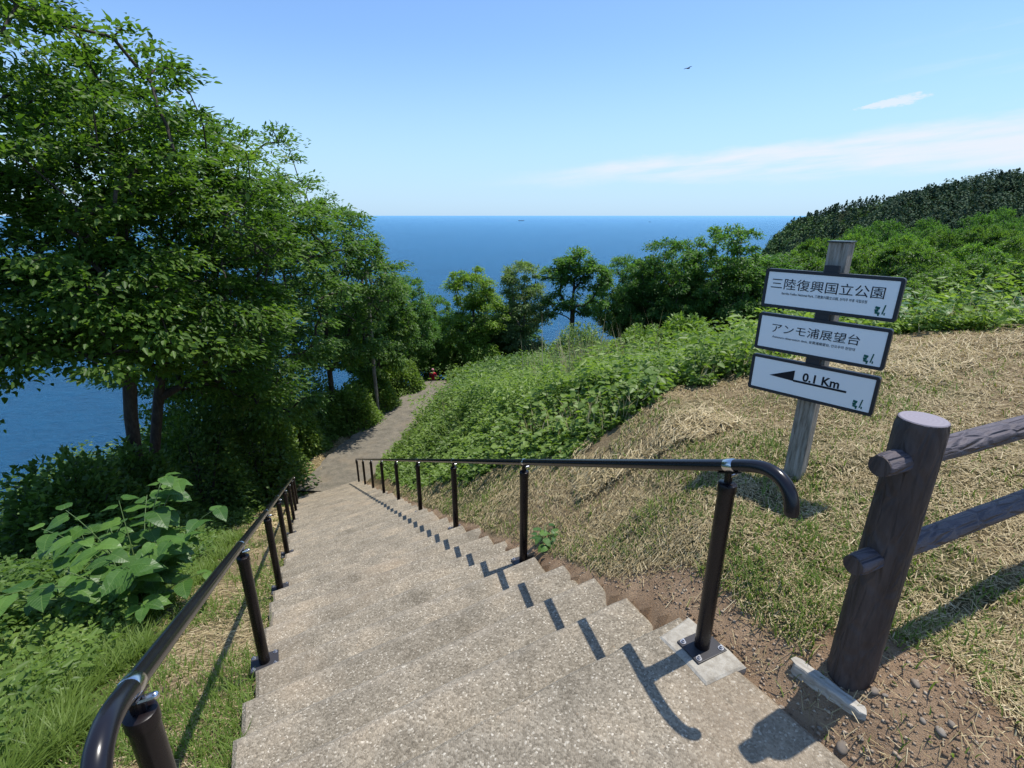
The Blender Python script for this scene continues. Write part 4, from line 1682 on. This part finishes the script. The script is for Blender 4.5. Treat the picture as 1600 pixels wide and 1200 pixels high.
P1 = (.741, 1.498, -1.598)
handrail('handrail', P1, 9, 'black handrail on the right side of the steps, its hooked end nearest the sign')
L1 = (-.755, .735, -1.680)
handrail('handrail', L1, 8, 'black handrail on the left side of the steps, running in from the bottom left corner')

# concrete footings under the left posts' outer halves
for i in range(9):
    c = Vector(P1) + D3 * i

# ================================================================== sign
M_WOOD, t, p, _o = principled('weathered_wood', rough=.85, spec=.2)
tco = t.n('ShaderNodeTexCoord')
mp = t.n('ShaderNodeMapping')
mp.inputs['Scale'].default_value = (14, 14, 1.2)
t.l(tco.outputs['Object'], mp.inputs[0])
nz = t.noise(5, 6, .7, mp.outputs[0])
t.l(t.ramp(nz, [(.3, (.09, .075, .055)), (.5, (.26, .235, .195)), (.7, (.40, .37, .33))]), p.inputs['Base Color'])
bump(t, p, nz, .6, .006)
M_FRAME, *_ = principled('dark_frame', (.018, .020, .026), .45, .4)
M_FACE, *_ = principled('white_panel', (.82, .84, .84), .35, .4)
M_INK, *_ = principled('black_print', (.010, .012, .018), .5, .2)
M_GRN, *_ = principled('green_print', (.012, .10, .075), .5, .2)
M_CAP, *_ = principled('dark_cap', (.02, .03, .028), .4, .4)

SX = Vector((.669, -.743, 0)).normalized()
SNR = Vector((-.743, -.669, 0)).normalized()
sb = Vector((1.605, 2.50, 0))
sb.z = hs(sb.x, sb.y)
sign = tag(empty('signpost', (sb.x, sb.y, sb.z)), 'weathered wooden signpost carrying three white boards with black frames', 'sign')
S3 = Matrix((SX, -SNR, Vector((0, 0, 1)))).transposed()     # columns: x along the board, y away from the viewer, z up
sign.rotation_euler = S3.to_euler()
ZT = -.125 - sb.z
bm = bmesh.new()
add_box(bm, (0, .005, (ZT - .3) / 2), (.09, .09, ZT + .3))
bm_obj('post', bm, M_WOOD, sign, bev=.004)
bm = bmesh.new()
add_box(bm, (0, 0, ZT + .003), (.102, .102, .007))
bm_obj('post_cap', bm, M_CAP, sign, bev=.0015)


def rounded_rect(wd, ht, r, seg=6):
    pts = []
    for cx, cy, a0 in ((wd / 2 - r, ht / 2 - r, 0), (-wd / 2 + r, ht / 2 - r, 90), (-wd / 2 + r, -ht / 2 + r, 180), (wd / 2 - r, -ht / 2 + r, 270)):
        for k in range(seg + 1):
            a = math.radians(a0 + 90 * k / seg)
            pts.append((cx + r * math.cos(a), cy + r * math.sin(a)))
    return pts


def prism(bm, pts, y0, y1, inner=None):
    """outline in x,z extruded from y0 (front, negative) to y1"""
    def ring(ps, y_):
        return [bm.verts.new((a, y_, b)) for a, b in ps]
    f, b_ = ring(pts, y0), ring(pts, y1)
    n = len(pts)
    for i in range(n):
        k = (i + 1) % n
        bm.faces.new((f[i], f[k], b_[k], b_[i]))
    bm.faces.new(b_)
    if inner:
        g, h_ = ring(inner, y0), ring(inner, y0 + .006)
        for i in range(n):
            k = (i + 1) % n
            bm.faces.new((f[k], f[i], g[i], g[k]))
            bm.faces.new((g[k], g[i], h_[i], h_[k]))
        bm.faces.new(h_)
    else:
        bm.faces.new(f)
    bmesh.ops.recalc_face_normals(bm, faces=bm.faces)


def text_mesh(body, size, mat, name, parent, loc, width=None, bold=0.0, align='CENTER'):
    cu = bpy.data.curves.new(name, 'FONT')
    cu.body = body
    cu.size = size
    cu.align_x = align
    cu.align_y = 'CENTER'
    cu.offset = bold
    cu.extrude = .0004
    cu.resolution_u = 3
    tmp = bpy.data.objects.new(name, cu)
    COL.objects.link(tmp)
    dg = bpy.context.evaluated_depsgraph_get()
    dg.update()
    me = bpy.data.meshes.new_from_object(tmp.evaluated_get(dg))
    bpy.data.objects.remove(tmp)
    co = np.empty(len(me.vertices) * 3)
    me.vertices.foreach_get('co', co)
    co = co.reshape(-1, 3)
    if len(co):
        wv = co[:, 0].max() - co[:, 0].min()
        if width:
            co[:, 0] *= width / wv
        co2 = np.stack([co[:, 0], -co[:, 2], co[:, 1]], -1)
        me.vertices.foreach_set('co', co2.ravel())
    me.materials.clear()
    me.materials.append(mat)
    me.update()
    return link(name, me, parent, loc)


def emblem(parent, loc, s):
    """a small green block of leaves beside a thin tall stroke"""
    bm = bmesh.new()
    for i, (ox, oz, wd, ht) in enumerate([(-.35, .18, .42, .26), (-.40, -.10, .34, .26), (-.30, -.36, .46, .22), (-.18, -.56, .14, .20)]):
        add_box(bm, (ox * s, 0, oz * s), (wd * s, .001, ht * s), Euler((0, .18 * (-1) ** i, 0)).to_matrix())
    o1 = bm_obj('emblem', bm, M_GRN, parent)
    o1.location = loc
    bm = bmesh.new()
    add_box(bm, (.22 * s, 0, .05 * s), (.12 * s, .001, 1.0 * s), Euler((0, .16, 0)).to_matrix())
    add_box(bm, (.34 * s, 0, -.40 * s), (.12 * s, .001, .25 * s))
    o2 = bm_obj('emblem_stroke', bm, M_GRN, parent)
    o2.location = loc


BW, BH = .60, .200
YF = -.05 - .004          # post front face
texts = [
    ('三陸復興国立公園', .060, .50, 'Sanriku Fukko National Park, 三陸复兴国立公园, 산리쿠 부흥 국립공원', .38, 'top white board reading Sanriku national park in Japanese'),
    ('アンモ浦展望台', .055, .405, 'Anmoura observation deck, 安莫浦展望台, 안모우라 전망대', .385, 'middle white board reading Anmo-ura lookout in Japanese'),
    ('0.1 Km', .062, .17, None, None, 'bottom white board with a black arrow pointing left and 0.1 Km')]
for i, (big_, sz, wd, small, wsm, lb) in enumerate(texts):
    zc_ = (-.265 - .10 - .232 * i) - sb.z
    bm = bmesh.new()
    prism(bm, rounded_rect(BW, BH, .014), -.026, 0, rounded_rect(BW - .030, BH - .030, .004))
    board = bm_obj('board', bm, M_FRAME, sign)
    board.location = (0, YF, zc_)
    board['label'] = lb
    bm = bmesh.new()
    prism(bm, rounded_rect(BW - .032, BH - .032, .003), -.0235, -.018)
    bm_obj('panel', bm, M_FACE, board)
    fy = -.0245
    if i < 2:
        text_mesh(big_, sz, M_INK, 'lettering', board, (-.014 if i == 0 else -.022, fy, .022), wd, 0)
        text_mesh(small, .016, M_INK, 'small_lettering', board, (-.015 if i == 0 else -.022, fy, -.022), wsm, 0)
    else:
        text_mesh(big_, sz, M_INK, 'lettering', board, (.055, fy, .022), wd, .0016)
        bm = bmesh.new()
        f = [(-.195, -.002), (-.072, .050), (-.072, -.008)]
        a_ = [bm.verts.new((x_, 0, z_)) for x_, z_ in f]
        bm.faces.new(a_)
        b_ = [bm.verts.new((x_, 0, z_)) for x_, z_ in [(-.0725, -.0005), (.175, -.0005), (.175, -.011), (-.0725, -.011)]]
        bm.faces.new(b_[::-1])
        r_ = bmesh.ops.extrude_face_region(bm, geom=list(bm.faces))
        bmesh.ops.translate(bm, vec=(0, -.0008, 0), verts=[v for v in r_['geom'] if isinstance(v, bmesh.types.BMVert)])
        bmesh.ops.recalc_face_normals(bm, faces=bm.faces)
        ar = bm_obj('arrow', bm, M_INK, board)
        ar.location = (0, fy, 0)
    emblem(board, (.236, fy, -.050), .044)
    # dark spacer block that joins the boards to the post
    bm = bmesh.new()
    add_box(bm, (0, YF + .002 - .012, zc_ + BH / 2 + .016), (.062, .020, .034))
    bm_obj('bracket', bm, M_FRAME, sign)

# ================================================================== log fence
def bark_plastic(name, dark, mid, bs, dist, stretch):
    m, t, p, out = principled(name, rough=.62, spec=.35)
    tco_ = t.n('ShaderNodeTexCoord')
    mp_ = t.n('ShaderNodeMapping')
    mp_.inputs['Scale'].default_value = stretch
    t.l(tco_.outputs['Object'], mp_.inputs[0])
    n_ = t.noise(7, 6, .65, mp_.outputs[0])
    vv = t.n('ShaderNodeTexVoronoi', i_Scale=9.0)
    vv.feature = 'DISTANCE_TO_EDGE'
    t.l(mp_.outputs[0], vv.inputs['Vector'])
    cr = t.sstep(vv.outputs['Distance'], .0, .22)
    hgt = t.m('ADD', t.m('MULTIPLY', cr, .7), n_)
    t.l(t.ramp(n_, [(.3, dark), (.7, mid)]), p.inputs['Base Color'])
    bump(t, p, hgt, bs, dist)
    return m


M_FP = bark_plastic('brown_mock_log', (.030, .021, .019), (.085, .063, .056), .65, .010, (3.5, 3.5, .8))
M_FR = bark_plastic('violet_grey_mock_log', (.072, .060, .066), (.132, .113, .122), .9, .016, (.9, 3.6, 3.6))
M_FTOP, t, p, _o = principled('cut_log_end', (.20, .175, .20), .7, .3)
tco_ = t.n('ShaderNodeTexCoord')
wv_ = t.n('ShaderNodeTexWave', wave_type='RINGS', i_Scale=28.0, i_Distortion=2.5)
wv_.rings_direction = 'Z'
t.l(tco_.outputs['Object'], wv_.inputs[0])
t.l(t.ramp(wv_.outputs[0], [(0, (.235, .21, .235)), (1, (.26, .235, .26))]), p.inputs['Base Color'])

FD = Vector((.925, .38, 0)).normalized()
fb = Vector((1.168, 1.296, -1.458))


def log_mesh(L, r0, r1, seed, seg=40, rings=40, amp=.0035, axis_='Z', endr=.006):
    """a bark skinned log along +axis with rounded arrises; returns (body bmesh)"""
    bm = bmesh.new()
    rr = []
    for i in range(rings + 1):
        f = i / rings
        r = r0 + (r1 - r0) * f
        ring = []
        for k in range(seg):
            a = 2 * PI * k / seg
            nz_ = float(fbm(np.array([math.cos(a) * 2.4 + seed]), np.array([math.sin(a) * 2.4]), f * L * 3.2, 1.6, 3)[0]) - .5
            rad_ = r + nz_ * amp * 2
            if i in (0, rings):
                rad_ -= endr * .6
            p_ = (rad_ * math.cos(a), rad_ * math.sin(a), f * L)
            if axis_ == 'X':
                p_ = (p_[2], p_[0], p_[1])
            ring.append(bm.verts.new(p_))
        rr.append(ring)
    for a_, b_ in zip(rr, rr[1:]):
        for k in range(seg):
            bm.faces.new((a_[k], a_[(k + 1) % seg], b_[(k + 1) % seg], b_[k]))
    bm.faces.new(rr[0][::-1])
    bmesh.ops.recalc_face_normals(bm, faces=bm.faces)
    return bm, rr[-1]


fence = tag(empty('log_fence', fb, math.atan2(FD.y, FD.x)), 'brown mock log fence with two round rails on the right', 'fence')
for i, off in enumerate((0.0, 2.0)):
    bm, last = log_mesh(1.12, .069, .0635, 3 + i, amp=.0025)
    bm.faces.new(last)
    po = bm_obj('post', bm, M_FP, fence, smooth=True)
    po.location = (off, 0, -.21)
    # end face cut a little lighter
    bm = bmesh.new()
    ring = [bm.verts.new((.0565 * math.cos(2 * PI * k / 36), .0565 * math.sin(2 * PI * k / 36), 0)) for k in range(36)]
    r2_ = [bm.verts.new((.060 * math.cos(2 * PI * k / 36), .060 * math.sin(2 * PI * k / 36), -.004)) for k in range(36)]
    bm.faces.new(ring)
    for k in range(36):
        bm.faces.new((ring[(k + 1) % 36], ring[k], r2_[k], r2_[(k + 1) % 36]))
    bmesh.ops.recalc_face_normals(bm, faces=bm.faces)
    tp = bm_obj('cut_top', bm, M_FTOP, po)
    tp.location = (0, 0, 1.1225)
for zz, r_, sd_ in ((.79, .040, 20), (.455, .0395, 31)):
    bm, last = log_mesh(2.35, r_ - .006, r_, sd_, rings=90, amp=.0046, axis_='X')
    bm.faces.new(last)
    rl = bm_obj('rail', bm, M_FR, fence, smooth=True)
    rl.location = (-.145, 0, zz)
    bm = bmesh.new()
    add_tube(bm, [(0, 0, 0), (.006, 0, 0)], r_ - .010, 28)
    ce = bm_obj('rail_end', bm, M_FP, rl)
    ce.location = (-.004, 0, 0)

# ================================================================== pale curb board and stones
M_CURB, t, p, _o = principled('pale_weathered_plank', rough=.9, spec=.2)
tco_ = t.n('ShaderNodeTexCoord')
mp = t.n('ShaderNodeMapping')
mp.inputs['Scale'].default_value = (1.5, 12, 8)
t.l(tco_.outputs['Object'], mp.inputs[0])
nz = t.noise(6, 6, .7, mp.outputs[0])
t.l(t.ramp(nz, [(.3, (.24, .21, .17)), (.6, (.46, .43, .37))]), p.inputs['Base Color'])
bump(t, p, nz, .6, .006)


def ground_at(u, v, z):
    b = (600 - v) / 773
    y_ = z / ((b * .9463 - .3233) / (.9463 + b * .3233))
    return Vector((xr(u, v) * y_, y_, z))


ka, kb = ground_at(1243, 1026, -1.50), ground_at(1352, 1120, -1.53)
bm = bmesh.new()
Lk = (kb - ka).length
N_ = 16
rows_ = []
for i in range(N_ + 1):
    f = i / N_
    nz1 = random.uniform(-.004, .004)
    wv1 = .021 + .002 * math.sin(f * 5) + random.uniform(-.002, .002)
    x_ = (f - .5) * Lk
    if i in (0, N_):
        wv1 *= .7
    rows_.append([bm.verts.new((x_ + random.uniform(-.01, .01) * (i in (0, N_)), yy2, zz2)) for yy2, zz2 in ((-wv1, -.10), (-wv1, .001 + nz1 * .5), (-wv1 * .85, .007 + nz1 * .5), (wv1 * .8, .007 - nz1 * .5), (wv1, .001), (wv1, -.10))])
for a_, b_ in zip(rows_, rows_[1:]):
    for j in range(5):
        bm.faces.new((a_[j], a_[j + 1], b_[j + 1], b_[j]))
bm.faces.new(rows_[0])
bm.faces.new(rows_[-1][::-1])
bmesh.ops.recalc_face_normals(bm, faces=bm.faces)
cb = bm_obj('edging_plank', bm, M_CURB)
mid_ = (ka + kb) / 2
cb.location = (mid_.x, mid_.y, hs(mid_.x, mid_.y) + .016)
cb.rotation_euler = (0, 0, math.atan2(kb.y - ka.y, kb.x - ka.x))
tag(cb, 'pale weathered edging plank half sunk in the soil at the foot of the fence post', 'plank')

M_STONE, t, p, _o = principled('grey_stone', rough=.85, spec=.25)
oi = t.n('ShaderNodeObjectInfo')
tco_ = t.n('ShaderNodeTexCoord')
t.l(t.mix(t.noise(3, 5, .6, tco_.outputs['Object']), t.ramp(oi.outputs['Random'], [(0, (.10, .095, .09)), (.5, (.20, .17, .14)), (1, (.27, .25, .22))]), (.22, .17, .12)), p.inputs['Base Color'])


def stone_mesh(seed):
    bm = bmesh.new()
    bmesh.ops.create_icosphere(bm, subdivisions=2, radius=1)
    rg_ = random.Random(seed)
    for v in bm.verts:
        nz_ = float(fbm(np.array([v.co.x + seed * 3]), np.array([v.co.y]), v.co.z, 1.1, 2)[0]) - .5
        v.co *= 1 + nz_ * .55
        v.co.z *= .5
        v.co.y *= .72
    me = bpy.data.meshes.new('stone')
    bm.to_mesh(me)
    bm.free()
    me.materials.append(M_STONE)
    me.polygons.foreach_set('use_smooth', [True] * len(me.polygons))
    return me


SM = [stone_mesh(i) for i in range(5)]
stones_uv = [(1227, 1082, 9), (1241, 1108, 14), (1230, 1070, 9), (1290, 1110, 8), (1362, 1093, 15), (1378, 1102, 9), (1325, 1140, 19), (1350, 1138, 9), (1420, 1098, 12), (1462, 1165, 14), (1476, 1160, 11), (1160, 1057, 5), (1550, 1152, 8), (1435, 1145, 8)]
for i, (u, v, r_) in enumerate(stones_uv):
    g_ = ground_at(u, v, -1.52)
    o = link('stone', SM[i % 5])
    rr_ = r_ * 1.6 / 773 * .62
    o.location = (g_.x, g_.y, hs(g_.x, g_.y) + rr_ * .15)
    o.scale = (rr_, rr_, rr_)
    o.rotation_euler = (random.uniform(-.2, .2), random.uniform(-.2, .2), random.random() * 6)
    tag(o, 'small grey stone lying in the bare soil around the foot of the fence post', 'stone', 'stones in the soil by the fence post')
# grit
M_CRUMB = leaf_mat('soil_crumbs', (.15, .10, .062), (.29, .20, .13), (.42, .34, .25), 0.0, .95, .1, var=0)
x, y = polar(60000, 1.0, 3.6, -8, 62)
k = (soil_mask(x, y) > .5) & (path_coords(x, y)[0] > HW)
x, y = x[k], y[k]
n = len(x)
s_ = .0016 + .008 * R.random(n) ** 5
oct_ = np.array([[1, 0, 0], [-1, 0, 0], [0, 1, 0], [0, -1, 0], [0, 0, .6], [0, 0, -.6]])
V = np.stack([x, y, H(x, y)], -1)[:, None] + oct_[None] * s_[:, None, None] * (.7 + .6 * R.random((n, 1, 3)))
fo = np.array([[0, 2, 4], [2, 1, 4], [1, 3, 4], [3, 0, 4], [2, 0, 5], [1, 2, 5], [3, 1, 5], [0, 3, 5]])
F = (np.arange(n)[:, None, None] * 6 + fo[None]).reshape(-1, 3)
tag(link('grit', np_mesh('grit', V.reshape(-1, 3), F, M_CRUMB, tint=np.repeat(R.random(n), 6))), 'grit and crumbs of soil beside the landing', kind='stuff')

# ================================================================== far small things
M_HULL, *_ = principled('ship_hull', (.05, .10, .16), .5)
M_WHITE, *_ = principled('ship_white', (.8, .82, .84), .5)
M_WAKE, *_ = principled('wake_foam', (.45, .55, .62), .7)


def ship(name, x, y, L, label, hull, deck, cat):
    root = tag(empty(name, (x, y, SEA_Z)), label, cat)
    bm = bmesh.new()
    o_ = [(-.5, -.07), (.38, -.07), (.5, 0), (.38, .07), (-.5, .07)]
    a_ = [bm.verts.new((px * L * .96, py * L * .9, -1)) for px, py in o_]
    b_ = [bm.verts.new((px * L, py * L, L * .06)) for px, py in o_]
    for i in range(5):
        k = (i + 1) % 5
        bm.faces.new((a_[i], a_[k], b_[k], b_[i]))
    bm.faces.new(b_)
    bm.faces.new(a_[::-1])
    bm_obj('hull', bm, hull, root)
    bm = bmesh.new()
    add_box(bm, (-.02 * L, 0, L * .085), (.78 * L, .11 * L, .05 * L))
    add_box(bm, (-.30 * L, 0, L * .13), (.14 * L, .10 * L, .06 * L))
    bm_obj('superstructure', bm, deck, root)
    bm = bmesh.new()
    add_tube(bm, [(-.3 * L, 0, .15 * L), (-.3 * L, 0, .21 * L)], .012 * L, 8)
    bm_obj('funnel', bm, hull, root)
    return root


sh = ship('ship', .0178 * 10300, 10300, 125, 'white ship far out on the sea below the horizon', M_HULL, M_WHITE, 'ship')
bm = bmesh.new()
vs = [bm.verts.new(v) for v in ((0, -6, .3), (0, 6, .3), (-230, 26, .3), (-230, -26, .3))]
bm.faces.new(vs)
wk = bm_obj('wake', bm, M_WAKE)
wk.location = (.0178 * 10300 - 60, 10300, SEA_Z + .3)
tag(wk, 'pale wake on the water behind the white ship', kind='stuff')
ship('fishing_boat', .265 * 8600, 8600, 45, 'tiny dark fishing boat on the sea above the tall dark tree', M_HULL, M_HULL, 'boat')

# bird
bp = Vector((xr(1075, 107) * 60, 60, zat(107, 60)))
M_BIRD, *_ = principled('dark_feathers', (.03, .028, .03), .8)
bird = tag(empty('bird', bp, .4), 'small dark bird gliding high in the blue sky', 'bird')
bm = bmesh.new()
add_tube(bm, [(-.24, 0, 0), (-.16, 0, .01), (0, 0, .02), (.13, 0, .03), (.2, 0, .035), (.25, 0, .03)], [.02, .05, .06, .045, .032, .006], 10)
bm_obj('body', bm, M_BIRD, bird, smooth=True)
for s in (-1, 1):
    bm = bmesh.new()
    P_ = [(.08, 0, .03), (.10, .3 * s, .10), (.02, .6 * s, .07), (-.07, .58 * s, .07), (-.06, .28 * s, .09), (-.09, 0, .02)]
    bm.faces.new([bm.verts.new(v) for v in P_])
    r_ = bmesh.ops.extrude_face_region(bm, geom=list(bm.faces))
    bmesh.ops.translate(bm, vec=(0, 0, .012), verts=[v for v in r_['geom'] if isinstance(v, bmesh.types.BMVert)])
    bmesh.ops.recalc_face_normals(bm, faces=bm.faces)
    bm_obj('wing', bm, M_BIRD, bird)
bm = bmesh.new()
bm.faces.new([bm.verts.new(v) for v in ((-.2, .02, .0), (-.2, -.02, 0), (-.36, -.06, 0), (-.33, 0, 0), (-.36, .06, 0))])
bm_obj('tail', bm, M_BIRD, bird)

# ================================================================== two walkers
def mat_plain(n_, c, r_=.8):
    return principled(n_, c, r_, .3)[0]


def person(loc, rz, shirt, trousers, label, hat=None, sc=1.0):
    root = tag(empty('person', loc, rz), label, 'person')
    skin = mat_plain('skin', (.45, .27, .19), .6)
    J = [(0, 0, .95), (0, 0, 1.12), (0, 0, 1.32), (0, 0, 1.45), (0, -.01, 1.53), (0, -.01, 1.60), (0, -.015, 1.70),
         (.10, 0, .90), (.11, -.10, .50), (.11, .02, .09), (.11, -.13, .04),
         (-.10, 0, .90), (-.11, .08, .50), (-.11, .22, .12), (-.11, .10, .05),
         (.18, 0, 1.42), (.24, .04, 1.15), (.25, -.06, .92), (.25, -.09, .84),
         (-.18, 0, 1.42), (-.24, .02, 1.15), (-.25, -.10, .93), (-.25, -.13, .85)]
    E_ = [(0, 1), (1, 2), (2, 3), (3, 4), (4, 5), (5, 6), (0, 7), (7, 8), (8, 9), (9, 10), (0, 11), (11, 12), (12, 13), (13, 14), (3, 15), (15, 16), (16, 17), (17, 18), (3, 19), (19, 20), (20, 21), (21, 22)]
    rad = [.13, .12, .15, .10, .05, .085, .08, .09, .065, .045, .04, .09, .065, .045, .04, .06, .045, .035, .035, .06, .045, .035, .035]
    me = bpy.data.meshes.new('body')
    me.from_pydata([Vector(j) * sc for j in J], E_, [])
    tmp = bpy.data.objects.new('tmp', me)
    COL.objects.link(tmp)
    md = tmp.modifiers.new('s', 'SKIN')
    for v, r_ in zip(me.skin_vertices[0].data, rad):
        v.radius = (r_ * sc, r_ * sc * .85)
    me.skin_vertices[0].data[0].use_root = True
    sb_ = tmp.modifiers.new('u', 'SUBSURF')
    sb_.levels = 2
    dg = bpy.context.evaluated_depsgraph_get()
    dg.update()
    m2 = bpy.data.meshes.new_from_object(tmp.evaluated_get(dg))
    bpy.data.objects.remove(tmp)
    m2.materials.clear()
    shoe = mat_plain('shoe', (.05, .05, .06))
    for m_ in (skin, shirt, trousers, shoe):
        m2.materials.append(m_)
    for p_ in m2.polygons:
        c_ = p_.center / sc
        if c_.z > 1.49:
            k_ = 0
        elif c_.z > .97 and (abs(c_.x) < .2 or c_.z > 1.2):
            k_ = 1
        elif abs(c_.x) > .19:
            k_ = 0
        elif c_.z < .10:
            k_ = 3
        else:
            k_ = 2
        p_.material_index = k_
        p_.use_smooth = True
    link('body', m2, root)
    bm = bmesh.new()
    bmesh.ops.create_uvsphere(bm, u_segments=16, v_segments=10, radius=.105 * sc, matrix=Matrix.Translation(Vector((0, .012, 1.68)) * sc) @ Matrix.Diagonal((.9, 1.05, 1.0, 1)))
    bmesh.ops.delete(bm, geom=[v for v in bm.verts if v.co.z < 1.62 * sc], context='VERTS')
    bm_obj('hair', bm, hat or mat_plain('black_hair', (.02, .016, .014)), root, smooth=True)
    return root


M_RED = mat_plain('red_cloth', (.55, .03, .06))
M_NAVY = mat_plain('navy_cloth', (.05, .09, .20))
M_PALE = mat_plain('pale_cloth', (.6, .62, .66))
M_GREYC = mat_plain('grey_cloth', (.16, .17, .2))
for u, v, Yp, sh_, tr_, lb, hat in [(676, 576, 33.0, M_RED, M_GREYC, 'person in a red top walking away down the path beyond its crest', mat_plain('pink_hat', (.55, .25, .35))),
                                    (666, 578, 34.2, M_NAVY, M_PALE, 'person in a dark blue top beside the one in red, beyond the path crest', None)]:
    x_, zt = xr(u, v) * Yp, zat(v, Yp)
    person((x_, Yp, zt - 1.76), PI + .2, sh_, tr_, lb, hat)
